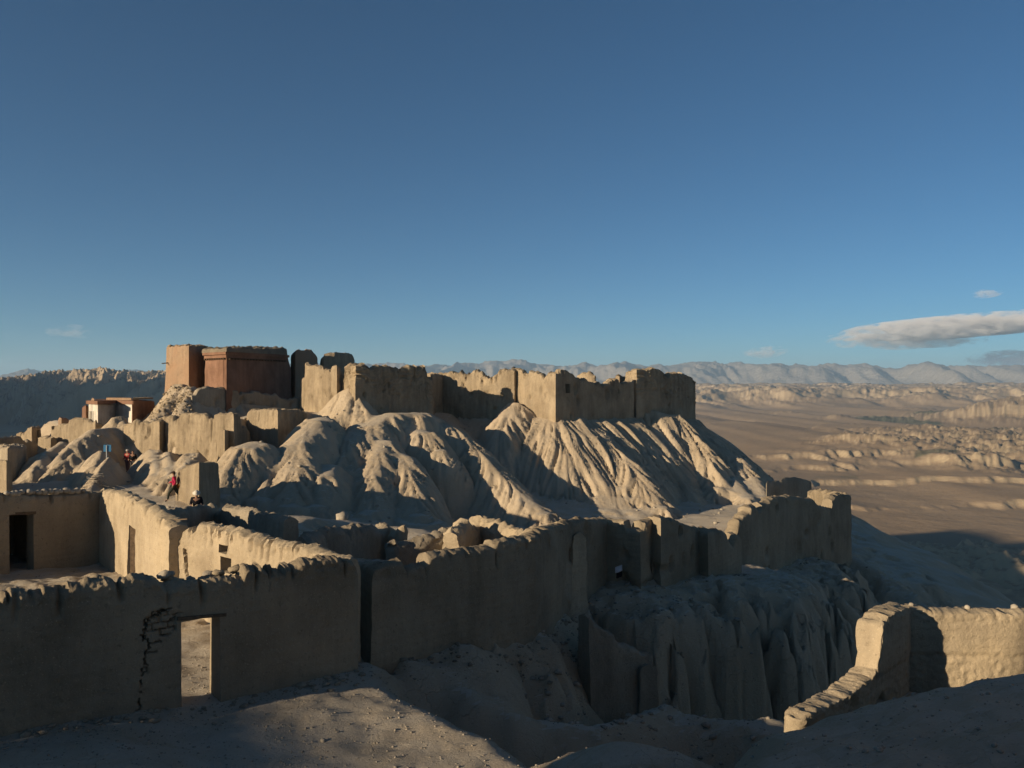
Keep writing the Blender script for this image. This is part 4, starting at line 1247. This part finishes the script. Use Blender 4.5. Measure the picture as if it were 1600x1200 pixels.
wall('fortress_wall', [(668, 80.0), (690, 82.6), (806, 79.4)], [(668, 584), (690, 583), (700, 581), (712, 578), (722, 577, 1), (735, 581, 1), (748, 577, 1), (756, 582, 1), (775, 581, 1), (785, 576, 1), (800, 577, 1), (806, 577, 1)],
     M_MUD_FAR, thick=.7, res=.13, ragged=.17, flute=.05, drips=.10, drip_len=.9, roundtop=.25, rough=1.0, clods=.2, pits=14, label='recessed fortress wall in shadow with bright lumpy crest at mid row', cat='wall')
wall('fortress_wall', [(803, 80.2), (868, 76.6), (952, 81.0), (986, 82.9)],
     [(803, 574), (815, 576), (830, 579), (850, 580), (860, 577), (868, 576), (884, 579, 1), (892, 583, 1), (895, 587, 1), (908, 590, 1), (918, 594, 1), (925, 597, 1), (940, 598, 1), (950, 595, 1), (960, 592, 2), (972, 597, 2), (986, 594, 2)],
     M_MUD_FAR, thick=.7, res=.12, ragged=.17, flute=.035, drips=.08, drip_len=.8, roundtop=.15, rough=.9, clods=.1,
     openings=[dict(px=(879, 887), py=(600, 614), seg=1)],
     pits=14, label='bright square sunlit fortress corner with a long broken dark side wall', cat='wall')
wall('fortress_wall', [(905, 91), (930, 89)], [(905, 585), (912, 582), (922, 581), (930, 586)], M_MUD_FAR, thick=.7, res=.16, ragged=.1, flute=.04, roundtop=.2, rough=1.2, roundend=(False, True), label='small sunlit wall fragment showing behind the broken dark side wall', cat='wall')
wall('fortress_wall', [(946, 89), (968, 86.5), (984, 88)], [(946, 596), (955, 590), (964, 586), (968, 584), (978, 585), (984, 586)], M_MUD_FAR, thick=.7, res=.16, ragged=.07, flute=.04, roundtop=.2, rough=1.2, label='sloping wall fragment with a sunlit left face, next to the end bastion', cat='wall')
wall('bastion', [(984, 85.6), (997, 83.6), (1058, 87.0), (1079, 89.4), (1070, 97)],
     [(984, 581), (988, 577), (997, 576), (1012, 575, 1), (1032, 576, 1), (1036, 581, 1), (1050, 582, 1), (1058, 581, 1), (1066, 585, 2), (1074, 588, 2), (1079, 594, 2), (1076, 596, 3)],
     M_MUD_FAR, thick=.9, res=.12, ragged=.14, flute=.05, drips=.10, drip_len=1.0, rag_hi=.2, roundtop=.15, rough=1.0, pits=14, label='massive dark end bastion of the fortress above the valley', cat='bastion')

# ---------------------------------------------------------------- walls on the path side
wall('ruined_wall', [(199, 66.0), (249, 63.6), (256, 64.2), (362, 59.9), (372, 62.4)],
     [(199, 657), (212, 655), (235, 660), (249, 656), (256, 650, 1), (270, 648, 2), (292, 645, 2), (310, 644, 2), (335, 647, 2), (345, 645, 2), (362, 645, 2), (368, 647, 3), (372, 668, 3)],
     M_MUD_FAR, thick=.6, res=.11, ragged=.05, flute=.055, drips=.07, drip_len=1.6, roundtop=.15, rough=1.0, sink=1.0, pits=14, label='long high sunlit retaining wall with rain grooves above the path', cat='wall')
block('wall_pier', [(339, 60.3, 672), (351, 58.6, 672), (361, 60.2, 673), (349, 62, 672)], M_MUD_FAR, res=.12, ragged=.03, flute=.03, edge=.03, label='square pier with one sunlit face against the high retaining wall', cat='pier')
block('hut_ruin', [(276, 49.0, 736), (311, 46.4, 722), (342, 48.8, 723), (326, 51.0, 722), (290, 52.0, 728)], M_MUD_FAR, res=.11, ragged=.04, flute=.02, edge=.05, capamp=.12, label='blank cube-shaped mud ruin behind the person with the white hat', cat='ruin')
block('wall_pillar', [(367, 64.0, 668), (374, 62.6, 666), (386, 63.8, 666), (390, 65.2, 672), (376, 66, 666)], M_MUD_FAR, res=.12, ragged=.05, flute=.05, edge=.22, capamp=.05, label='short rounded pillar at the right end of the high retaining wall', cat='pillar')
block('wall_block', [(385, 68.4, 643), (396, 67.4, 640), (434, 65.0, 640), (470, 68.2, 640), (480, 69, 645), (470, 73, 640), (395, 73, 640)], M_MUD_FAR, res=.12, ragged=.09, flute=.08, drips=.14, drip_len=1.8, edge=.12, capamp=.2, sink=1.0, label='fluted sunlit wall block above the leftmost mound of the slope', cat='ruin')

# left hilltop
wall('ruined_wall', [(84, 70.4), (112, 69.4), (150, 68.0), (176, 69.4)], [(84, 663), (98, 662), (110, 662), (111, 656), (118, 652, 1), (136, 654, 1), (150, 655, 1), (151, 661, 2), (162, 663, 2), (176, 664, 2)],
     M_MUD_FAR, thick=.5, res=.12, ragged=.04, flute=.05, drips=.04, roundtop=.12, rough=.9, sink=1.4, label='sunlit terrace wall below the white flat-roofed chapel', cat='wall')
wall('ruined_wall', [(64, 69.6), (84, 68.6)], [(64, 682), (84, 679)], M_MUD_FAR, thick=.5, res=.12, ragged=.04, flute=.03, roundtop=.12, rough=.9, label='short low sunlit wall at the left foot of the terrace wall', cat='wall')
block('ruined_house', [(91, 74, 652), (96, 73.4, 654), (109, 74.2, 656), (104, 77, 654)], M_REDDISH, res=.15, ragged=.12, flute=.05, edge=.1, label='broken low brown house end left of the white chapel', cat='ruin')
wall('ruined_wall', [(-40, 66), (38, 71), (62, 73.5)], [(-40, 684), (0, 683), (20, 681), (36, 682), (48, 686), (62, 690)], M_MUD_C, thick=.5, res=.14, ragged=.09, flute=.05, drips=.12, drip_len=1.0, roundtop=.15, rough=1.2,
     label='ragged toothed brown wall at the far left edge of the picture', cat='wall')
wall('ruined_wall', [(30, 76), (50, 73.5), (62, 75)], [(30, 677), (36, 674), (38, 670), (42, 676), (47, 668), (52, 666), (60, 667), (62, 690)], M_MUD_FAR, thick=.45, res=.12, ragged=.05, flute=.04, roundtop=.1, rough=1.2,
     openings=[dict(px=(52.4, 57), py=(672, None), seg=1)], label='broken wall with two sunlit jambs of a lost doorway at the left', cat='wall')
block('ruined_house', [(0, 60.5, 700), (12, 59, 697), (40, 61, 698), (42, 65, 694), (0, 66, 694)], M_MUD_C, res=.16, ragged=.12, flute=.06, edge=.2, capamp=.2, label='lumpy brown ruin mass below the toothed wall at the left', cat='ruin')
block('ruined_house', [(-12, 55, 720), (10, 52.5, 719), (18, 53.6, 721), (0, 57, 720)], M_MUD_FAR, res=.13, ragged=.04, flute=.03, edge=.06, label='small block ruin with one bright face at the left picture edge', cat='ruin')

# unseen blocks added to cast shadow, standing in for the summit palace
def solid(name, foot, z0, z1, mat, label, cat):
    o = prism(name, foot, z0, z1, mat, None); tag(o, label, cat); return o
_u = Vector((to_sun.x, to_sun.y)).normalized(); _p = Vector((-_u.y, _u.x))
def sunward(x, y, z, dist, w0, w1, thick, name, label, slant=0.0):
    """an added shadow block far up-sun whose roof line lies on the sight line from (x, y, z) to the sun"""
    c = Vector((x, y))+_u*dist; zt = z+dist*math.tan(rad(SUN_EL))
    q = [c+_p*w0, c+_p*w1, c+_p*w1+_u*thick, c+_p*w0+_u*thick]
    tq = [c+_p*(w0+slant), c+_p*w1, c+_p*w1+_u*thick, c+_p*(w0+slant)+_u*thick]
    o = prism(name, [(a.x, a.y) for a in q], -9.0, zt, M_MUD_B, None, [(a.x, a.y) for a in tq])
    tag(o, label, 'shadow block'); return o
sunward(-3.6, 14.7, -6.0, 62, -1.5, 5.6, 9, 'palace_shade_block', 'tall plain block standing in for the summit palace behind the viewpoint, added for its shadow')
sunward(9.4, 14.4, -3.6, 52, -2.75, 4.6, 9, 'palace_shade_block', 'higher block standing in for a palace wing behind the viewpoint, added for its shadow', slant=.7)

wall('bounce_wall', [(2600, 8.6), (13000, 1.4)], [(2600, -700), (13000, -4000)], M_MUD_B, thick=.8, res=.5, roundtop=.1, label='high sunlit mud wall of the summit palace at the right of the viewpoint', cat='wall')  # unseen wall added to bounce sunlight onto the near mound

# white flat-roofed chapel
wc = empty('white_chapel', W(180, 655, 73), 'white chapel with flat red-edged roof beside a dark red block', 'chapel')
wfoot = [(139, 72.0), (153, 70.6), (181, 73.6), (206, 71.4), (236, 75), (215, 80), (150, 78)]
zr = W(153, 632, 70.6)[2]
zg = W(153, 664, 70.6)[2]
block('chapel_wall', [(146.5, 71.2, 632), (153, 70.6, 632), (181, 73.6, 632), (206, 71.4, 631.5), (215, 80, 631.5), (150, 78, 632)], M_WHITE, res=.2, parent=wc, ragged=.0, flute=.0, edge=0, rough=.4, batter=.0, base_z=zg, capamp=.02)
prism('roof', plan_off([XY(137, 72.4), XY(153, 70.3), XY(181, 73.4), XY(207, 71.0), XY(216, 80.3), XY(150, 78.3)], .16), zr+.003, zr+.30, M_RED, wc)
prism('porch_wall', [XY(138.5, 72.1), XY(153, 70.45), XY(154.5, 71.2), XY(141, 73)], W(0, 643, 71)[2], zr+.002, M_WHITE, wc)
for px in (140.6, 145.4):
    dd = along((138.5, 72.1), (153, 70.45), px)
    x, y = XY(px, dd)
    prism('column', [(x-.09, y-.09), (x+.09, y-.09), (x+.09, y+.09), (x-.09, y+.09)], W(0, 657.5, 71)[2], W(0, 643.1, 71)[2], M_WHITE, wc)
block('chimney', [(143, 72.4, 622.5), (147, 72.0, 622.5), (147, 73.2, 622.5), (143, 73.4, 622.5)], M_REDDISH, res=.15, parent=wc, ragged=.02, base_z=zr+.3, sink=.0, capamp=.02)
prism('parapet', [XY(166, 75), XY(205, 73.6), XY(206, 75), XY(168, 77)], zr+.302, zr+.5, M_REDDISH, wc)
rb = empty('red_block', W(222, 656, 73), 'plain dark red building with a flat top joined to the white chapel', 'building')
block('building_wall', [(207, 70.9, 626), (241, 75.2, 627), (226, 79, 626), (208.5, 76, 625.5)], M_RED, res=.2, parent=rb, ragged=.02, flute=.0, rough=.5, edge=.02, base_z=zg)
prism('roof', plan_off([XY(207.6, 71.2), XY(238, 75), XY(226, 78.6), XY(209, 75.6)], .1), W(0, 626, 73)[2]+.12, W(0, 626, 73)[2]+.24, M_ROOF, rb)
block('ruined_house', [(128, 74.6, 636), (134, 73.6, 634), (139, 74.6, 635), (134, 77, 634)], M_RED, res=.15, ragged=.06, flute=.03, edge=.06, label='narrow reddish house end with sunlit edge left of the white chapel porch', cat='ruin')

# ================================================================= PEOPLE
def skin_mesh(name, joints, bones, mat, parent, sub=1):
    """one continuous tapered surface grown round a jointed skeleton. joints: {key:(x,y,z,rx,ry)}"""
    keys = list(joints); me = bpy.data.meshes.new(name)
    me.from_pydata([joints[k][:3] for k in keys], [(keys.index(a), keys.index(b)) for a, b in bones], [])
    o = bpy.data.objects.new(name, me); link(o)
    o.modifiers.new('s', 'SKIN'); sv = me.skin_vertices[0].data
    for i, k in enumerate(keys):
        j = joints[k]; sv[i].radius = (j[3], j[4] if len(j) > 4 else j[3])
    sv[0].use_root = True
    m = o.modifiers.new('u', 'SUBSURF'); m.levels = sub
    dg = bpy.context.evaluated_depsgraph_get()
    me2 = bpy.data.meshes.new_from_object(o.evaluated_get(dg))
    me2.name = name
    bpy.data.objects.remove(o); bpy.data.meshes.remove(me)
    me2.materials.clear(); me2.materials.append(mat)
    me2.polygons.foreach_set('use_smooth', np.ones(len(me2.polygons), bool))
    o = bpy.data.objects.new(name, me2); link(o)
    if parent: o.parent = parent
    return o

M_SKIN = plain_mat('skin', (.33, .19, .13), .6, 0, .1)
M_HAIR = plain_mat('dark_hair', (.02, .016, .013), .6, 0, .2)
def cloth(name, c): return plain_mat(name, c, .85, .004, .15, 20)

def hat_mesh(parent, c, r, brim, h, mat, tilt=0.0):
    n = 18; v = []; f = []
    prof = [(brim, -.005), (brim, .008), (r*1.02, .016), (r, h*.6), (r*.72, h), (.0, h*1.02)]
    for rr, z in prof:
        for k in range(n):
            a = 2*math.pi*k/n
            x, y = rr*math.cos(a), rr*1.12*math.sin(a)
            v.append((c[0]+x, c[1]+y*math.cos(tilt)-z*math.sin(tilt), c[2]+z*math.cos(tilt)+y*math.sin(tilt)))
    for i in range(len(prof)-1):
        for k in range(n):
            f.append((i*n+k, i*n+(k+1) % n, (i+1)*n+(k+1) % n, (i+1)*n+k))
    me = bpy.data.meshes.new('hat'); me.from_pydata(v, [], f); me.update(); me.materials.append(mat)
    me.polygons.foreach_set('use_smooth', np.ones(len(me.polygons), bool))
    o = bpy.data.objects.new('hat', me); link(o); o.parent = parent; return o

def person(px, py, d, face, label, jacket, trousers, hat=None, stride=0.0, head_down=0.0, arms=((.0, .25), (.0, -.1)), h=1.70, shoes=(.03, .028, .026), group=None, bag=None, skirt=False):
    """face: heading in degrees, 0 = looking towards the viewpoint (-y)"""
    x, y = XY(px, d); z = float(ground([x], [y])[0])+.005
    root = empty('person', (x, y, z), label, 'person', group)
    root.rotation_euler = (0, 0, rad(face))
    s = h/1.70
    hd = head_down
    J = {'pelvis': (0, 0, .93, .135, .10), 'waist': (0, -.01, 1.08, .125, .095), 'chest': (0, -.01, 1.27, .15, .105), 'neckb': (0, .005, 1.42, .07, .065),
         'neck': (0, -.01-hd*.03, 1.49, .052), 'head': (0, -.03-hd*.07, 1.585-hd*.02, .078, .09), 'crown': (0, -.03-hd*.10, 1.67-hd*.03, .055, .065)}
    B = [('pelvis', 'waist'), ('waist', 'chest'), ('chest', 'neckb'), ('neckb', 'neck'), ('neck', 'head'), ('head', 'crown')]
    for sd, (sw, el) in zip((-1, 1), arms):
        n = 'L' if sd < 0 else 'R'
        hx = sd*.19
        J['sh'+n] = (hx, 0, 1.385, .062)
        ex, ey, ez = sd*.245, .02-sw*.14, 1.12+abs(sw)*.02
        J['el'+n] = (ex, ey, ez, .045)
        wx, wy, wz = sd*(.25-.05*abs(el)), ey-.10-el*.30, ez-.22+max(0, el)*.30
        J['wr'+n] = (wx, wy, wz, .034)
        J['ha'+n] = (wx-sd*.005, wy-.035, wz-.07+max(0, el)*.05, .036, .022)
        J['fi'+n] = (wx-sd*.01, wy-.06, wz-.135+max(0, el)*.09, .022, .014)
        B += [('chest', 'sh'+n), ('sh'+n, 'el'+n), ('el'+n, 'wr'+n), ('wr'+n, 'ha'+n), ('ha'+n, 'fi'+n)]
        st = stride*sd
        J['hip'+n] = (sd*.095, 0, .86, .098)
        ky = -st*.22-abs(stride)*.06; ay = -st*.36+(abs(stride)*.10 if st < 0 else 0)
        kz = .49; az = .09+(abs(stride)*.10 if st < 0 else 0)
        J['kn'+n] = (sd*.10, ky, kz, .062); J['an'+n] = (sd*.10, ay, az, .043)
        J['to'+n] = (sd*.115, ay-.15, az-.055, .038, .028)
        B += [('pelvis', 'hip'+n), ('hip'+n, 'kn'+n), ('kn'+n, 'an'+n), ('an'+n, 'to'+n)]
    J = {k: tuple(c*s for c in v) for k, v in J.items()}
    def sub(keys, grow, bones): return {k: J[k][:3]+tuple(r*grow+.012 for r in J[k][3:]) for k in keys}
    skin_mesh('body', J, B, M_SKIN, root, 2)
    tk = ['waist', 'pelvis', 'chest', 'neckb', 'shL', 'elL', 'wrL', 'shR', 'elR', 'wrR']
    skin_mesh('jacket', sub(tk, 1.16, None), [('waist', 'pelvis'), ('waist', 'chest'), ('chest', 'neckb'), ('chest', 'shL'), ('shL', 'elL'), ('elL', 'wrL'), ('chest', 'shR'), ('shR', 'elR'), ('elR', 'wrR')], cloth('jacket_cloth', jacket), root)
    lk = ['pelvis', 'hipL', 'knL', 'anL', 'hipR', 'knR', 'anR']
    skin_mesh('trousers', sub(lk, 1.12, None), [('pelvis', 'hipL'), ('hipL', 'knL'), ('knL', 'anL'), ('pelvis', 'hipR'), ('hipR', 'knR'), ('knR', 'anR')], cloth('trouser_cloth', trousers), root)
    for n in 'LR':
        skin_mesh('shoe', {k: J[k][:2]+(J[k][2]-.01,)+tuple(r*1.0+.014 for r in J[k][3:]) for k in ('an'+n, 'to'+n)}, [('an'+n, 'to'+n)], cloth('shoe_leather', shoes), root)
    hx, hy, hz = J['head'][:3]
    # nose and ears
    for nm, p, r in (('nose', (hx, hy-.10*s, hz-.01), .017), ('ear', (hx-.082*s, hy, hz), .022), ('ear', (hx+.082*s, hy, hz), .022)):
        bm = bmesh.new(); bmesh.ops.create_icosphere(bm, subdivisions=1, radius=r)
        me = bpy.data.meshes.new(nm); bm.to_mesh(me); bm.free(); me.materials.append(M_SKIN)
        o = bpy.data.objects.new(nm, me); o.location = p; link(o); o.parent = root
    bm = bmesh.new(); bmesh.ops.create_icosphere(bm, subdivisions=2, radius=.1)
    for v in bm.verts: v.co = Vector((v.co.x*.95, v.co.y*1.05, v.co.z*1.0))
    bmesh.ops.delete(bm, geom=[v for v in bm.verts if v.co.z < .015 and v.co.y < .03], context='VERTS')
    me = bpy.data.meshes.new('hair'); bm.to_mesh(me); bm.free(); me.materials.append(M_HAIR)
    o = bpy.data.objects.new('hair', me); o.location = (hx, hy+.012, hz+.02); link(o); o.parent = root
    if hat:
        hat_mesh(root, (hx, hy-.005, hz+.06*s), .098*s, hat[1], .11, cloth('hat_cloth', hat[0]), tilt=hd*.5)
    if bag:
        bm = bmesh.new(); bmesh.ops.create_icosphere(bm, subdivisions=2, radius=1)
        for v in bm.verts: v.co = Vector((v.co.x*.09, v.co.y*.15, v.co.z*.16))
        me = bpy.data.meshes.new('shoulder_bag'); bm.to_mesh(me); bm.free(); me.materials.append(cloth('bag_cloth', bag))
        o = bpy.data.objects.new('shoulder_bag', me); link(o); o.parent = root; o.location = (-.02, .26, .90)
        tag(o, 'x', 'x'); del o['label']; del o['category']; del o['kind']
        bar_v = [(.18, .0, 1.43), (-.02, .22, 1.05)]
    return root

pw = person(272, 782, 48.6, -78, 'person in a bright pink-red jacket and dark hat walking across the path', (.42, .025, .075), (.028, .034, .026), hat=((.05, .032, .022), .16), stride=.95,
       arms=((.5, .55), (-.7, .1)), bag=(.22, .085, .02), group='visitors among the ruins')
person(207.5, 738, 62.3, 12, 'person in a black jacket and grey trousers walking down the shaded path', (.012, .012, .013), (.05, .05, .055), hat=None, stride=.25, arms=((.1, .5), (.0, .4)), group='visitors among the ruins')
person(199.5, 737, 63.2, -8, 'person in a dark red jacket and pale cap, left of the one in black', (.25, .03, .03), (.12, .07, .07), hat=((.45, .42, .38), .13), stride=.2, arms=((.2, .3), (.1, .5)), group='visitors among the ruins')
person(307, 836, 37.2, 20, 'person in a black jacket and white brimmed hat with head bowed behind a low wall', (.010, .010, .014), (.03, .03, .035), hat=((.55, .5, .42), .17), head_down=.9, arms=((.0, .8), (.0, .8)), group='visitors among the ruins')

# ================================================================= SMALL THINGS
# blue notice on a post, seen against the shaded mound
sx_, sy_ = XY(167.5, 57.3)
sz_ = W(0, 712, 57.3)[2]; szt = W(0, 695, 57.3)[2]
sgz = float(ground([sx_], [sy_])[0])
M_BLUE = plain_mat('blue_enamel', (.045, .16, .30), .5, 0, .08)
M_GALV = plain_mat('galvanised_pipe', (.33, .35, .36), .5, 0, .1)
sg = empty('signboard', (sx_, sy_, sgz), 'small blue signboard on a thin grey post beside the path, blank side turned here', 'signboard')
bar('post', (sx_-.03, sy_-.03, min(sgz, sz_)-.2), (sx_-.03, sy_-.03, szt-.03), .05, .05, M_GALV, parent=sg)
prism('sign_panel', [(sx_-.25, sy_-.02), (sx_+.25, sy_+.03), (sx_+.25, sy_+.055), (sx_-.25, sy_+.005)], szt-.47, szt, M_BLUE, sg)

# brushwood on the shoulder of the mound
bx_, by_ = XY(152, 53.6)
bw = empty('brushwood_pile', (bx_, by_, float(ground([bx_], [by_])[0])), 'pile of dry grey brushwood on the shoulder of the left mound', 'brushwood')
vs, fs = [], []
rr = random.Random(5)
for k in range(90):
    a = rr.uniform(0, 6.28); L = rr.uniform(.25, .7)
    cx, cy = bx_+rr.gauss(0, .45), by_+rr.gauss(0, .3)
    cz = float(ground([cx], [cy])[0])+rr.uniform(.02, .32)
    d = Vector((math.cos(a), math.sin(a), rr.uniform(-.35, .35)))*L/2
    s_ = Vector((-math.sin(a), math.cos(a), 0))*.012; u_ = Vector((0, 0, .012))
    i0 = len(vs)
    for e in (-1, 1):
        p = Vector((cx, cy, cz))+d*e
        vs += [tuple(p+s_), tuple(p-s_*.5+u_), tuple(p-s_*.5-u_)]
    fs += [(i0, i0+1, i0+4, i0+3), (i0+1, i0+2, i0+5, i0+4), (i0+2, i0, i0+3, i0+5)]
o = mesh_obj('sticks', vs, fs, plain_mat('dry_twigs', (.22, .20, .17), .9, 0, .3), parent=bw, smooth=False); o['kind'] = 'stuff'
# a pale rag caught under the wall over the ravine
rx_, ry_, rz_ = W(965, 889, 27.55)
rg_ = empty('rag', (rx_, ry_, rz_-.15), 'white scrap of rag with a dark fold at the foot of the zigzag wall', 'rag')
gx_, gy_ = np.meshgrid(np.linspace(-.13, .13, 8), np.linspace(-.09, .09, 6))
def rag(name, ox, oz, sc, mat, sd):
    v = np.stack([rx_+ox+gx_*sc, ry_-.28+.05*fbm2(gx_*9+sd, gy_*9, 2, 3)-gx_*.2, rz_+oz+gy_*sc*1.3+gx_*.35], -1).reshape(-1, 3)
    v2 = v+np.array([0, .02, 0]); f = grid_faces(6, 8)
    return mesh_obj(name, np.concatenate([v, v2]), np.concatenate([f, f[:, ::-1]+48]), mat, parent=rg_, angle=180)
rag('cloth', 0, .06, .85, plain_mat('white_rag', (.6, .58, .6), .9, 0, .1), 1); rag('cloth', .02, -.13, .7, plain_mat('black_rag', (.015, .015, .017), .9, 0, .1), 4)

# loose boulder and stones lying about
for k, (px, py, d, r, lab) in enumerate([(535, 808, 50.5, .42, 'lone sunlit boulder at the foot of the badland slope'), (1134, 812, 36.4, .34, 'pale boulder beside the lowest step of the stepped wall'),
        (505, 1158, None, .045, 'small pale stone with a long shadow on the sunlit terrace'), (520, 1012, 19.0, .10, 'stone fallen at the foot of the long front wall end')]):
    if d is None: d = 6.05*F/(py-600)
    x, y = XY(px, d); z = float(ground([x], [y])[0])
    o = lump('boulder' if r > .2 else 'stone', (x, y, z+r*.45), r, M_STONE_W, seed=k+80)
    tag(o, lab, 'boulder' if r > .2 else 'stone')

def scatter(name, n, area, r0, r1, mat, seed, ok=None):
    rr = np.random.RandomState(seed); V = []; Fc = []
    bm = bmesh.new(); bmesh.ops.create_icosphere(bm, subdivisions=1, radius=1.0)
    bv = np.array([v.co[:] for v in bm.verts]); bfc = np.array([[v.index for v in f.verts] for f in bm.faces]); bm.free()
    x = rr.uniform(area[0], area[1], n); y = rr.uniform(area[2], area[3], n)
    if ok is not None:
        m = ok(x, y); x, y = x[m], y[m]
    z = ground(x, y); r = r0*(r1/r0)**(rr.uniform(0, 1, len(x))**2.6)
    for i in range(len(x)):
        q = bv*(1+.3*rr.normal(size=(len(bv), 1))*.6)*np.array([rr.uniform(.8, 1.4), rr.uniform(.8, 1.4), rr.uniform(.5, .8)])*r[i]
        a = rr.uniform(0, 6.28); c, s = math.cos(a), math.sin(a)
        q = q @ np.array([[c, -s, 0], [s, c, 0], [0, 0, 1]])
        V.append(q+np.array([x[i], y[i], z[i]+r[i]*.25])); Fc.append(bfc+i*len(bv))
    o = mesh_obj(name, np.concatenate(V), np.concatenate(Fc), mat, loc=(0, 0, 0), smooth=False)
    kind(o, 'stuff'); return o
scatter('gravel', 5200, (-9, 1.2, 11.5, 18.5), .005, .028, M_STONE, 3, lambda x, y: (poly_sdf(x, y, PLATEAU) < -.02))
scatter('gravel', 1600, (1.5, 11, 7, 13), .006, .035, M_STONE, 4)
scatter('rubble', 1500, (.2, 9, 18.6, 27.5), .012, .11, M_STONE, 5)
scatter('rubble', 160, (-17, -8, 20, 29), .012, .05, M_STONE, 6)
scatter('rubble', 900, (-36, 22, 44, 90), .03, .16, M_STONE_W, 7)
def clods(line, n, r0, r1, seed, off):
    rr = np.random.RandomState(seed); a = np.array([XY(*p) for p in line])
    L = np.linalg.norm(np.diff(a, axis=0), axis=1); c = np.concatenate([[0], np.cumsum(L)])
    t = rr.uniform(0, c[-1], n); i = np.clip(np.searchsorted(c, t, side='right')-1, 0, len(L)-1)
    u = np.diff(a, axis=0)/L[:, None]; nr = np.stack([u[:, 1], -u[:, 0]], 1)
    o = off+np.abs(rr.normal(size=n))*.35
    p = a[i]+u[i]*(t-c[i])[:, None]+nr[i]*o[:, None]
    return p
_cl = np.concatenate([clods([(-60, along(A0, A1, -60)), A1], 260, 0, 0, 21, .32), clods([(594, 18.9), (822, 22.0), (879, 25.7)], 240, 0, 0, 22, .35),
                      clods([(942, 28.2), (1089, 30.3), (1146, 32.4)], 160, 0, 0, 23, .4), clods([(1206, 38.6), (1321, 46)], 120, 0, 0, 24, .5)])
_rs = np.random.RandomState(9); _bm = bmesh.new(); bmesh.ops.create_icosphere(_bm, subdivisions=1, radius=1.0)
_bv = np.array([v.co[:] for v in _bm.verts]); _bf = np.array([[v.index for v in f.verts] for f in _bm.faces]); _bm.free()
_V, _Fc = [], []
for i, (qx, qy) in enumerate(_cl):
    r = .012*(7.0**(_rs.uniform()**2.2)); z = float(ground([qx], [qy])[0])
    _V.append(_bv*(1+.2*_rs.normal(size=(len(_bv), 1)))*np.array([1.2, 1.0, .7])*r+np.array([qx, qy, z+r*.3])); _Fc.append(_bf+i*len(_bv))
kind(mesh_obj('rubble', np.concatenate(_V), np.concatenate(_Fc), M_MUD_C, loc=(0, 0, 0), smooth=False), 'stuff')
def heap(x, y):
    p = x/y*F+800; return (p > 236) & (p < 300) & (y > 66) & (y < 73)
scatter('rubble', 3200, (-42, -26, 66, 73), .04, .17, M_MUD_FAR, 8, heap)
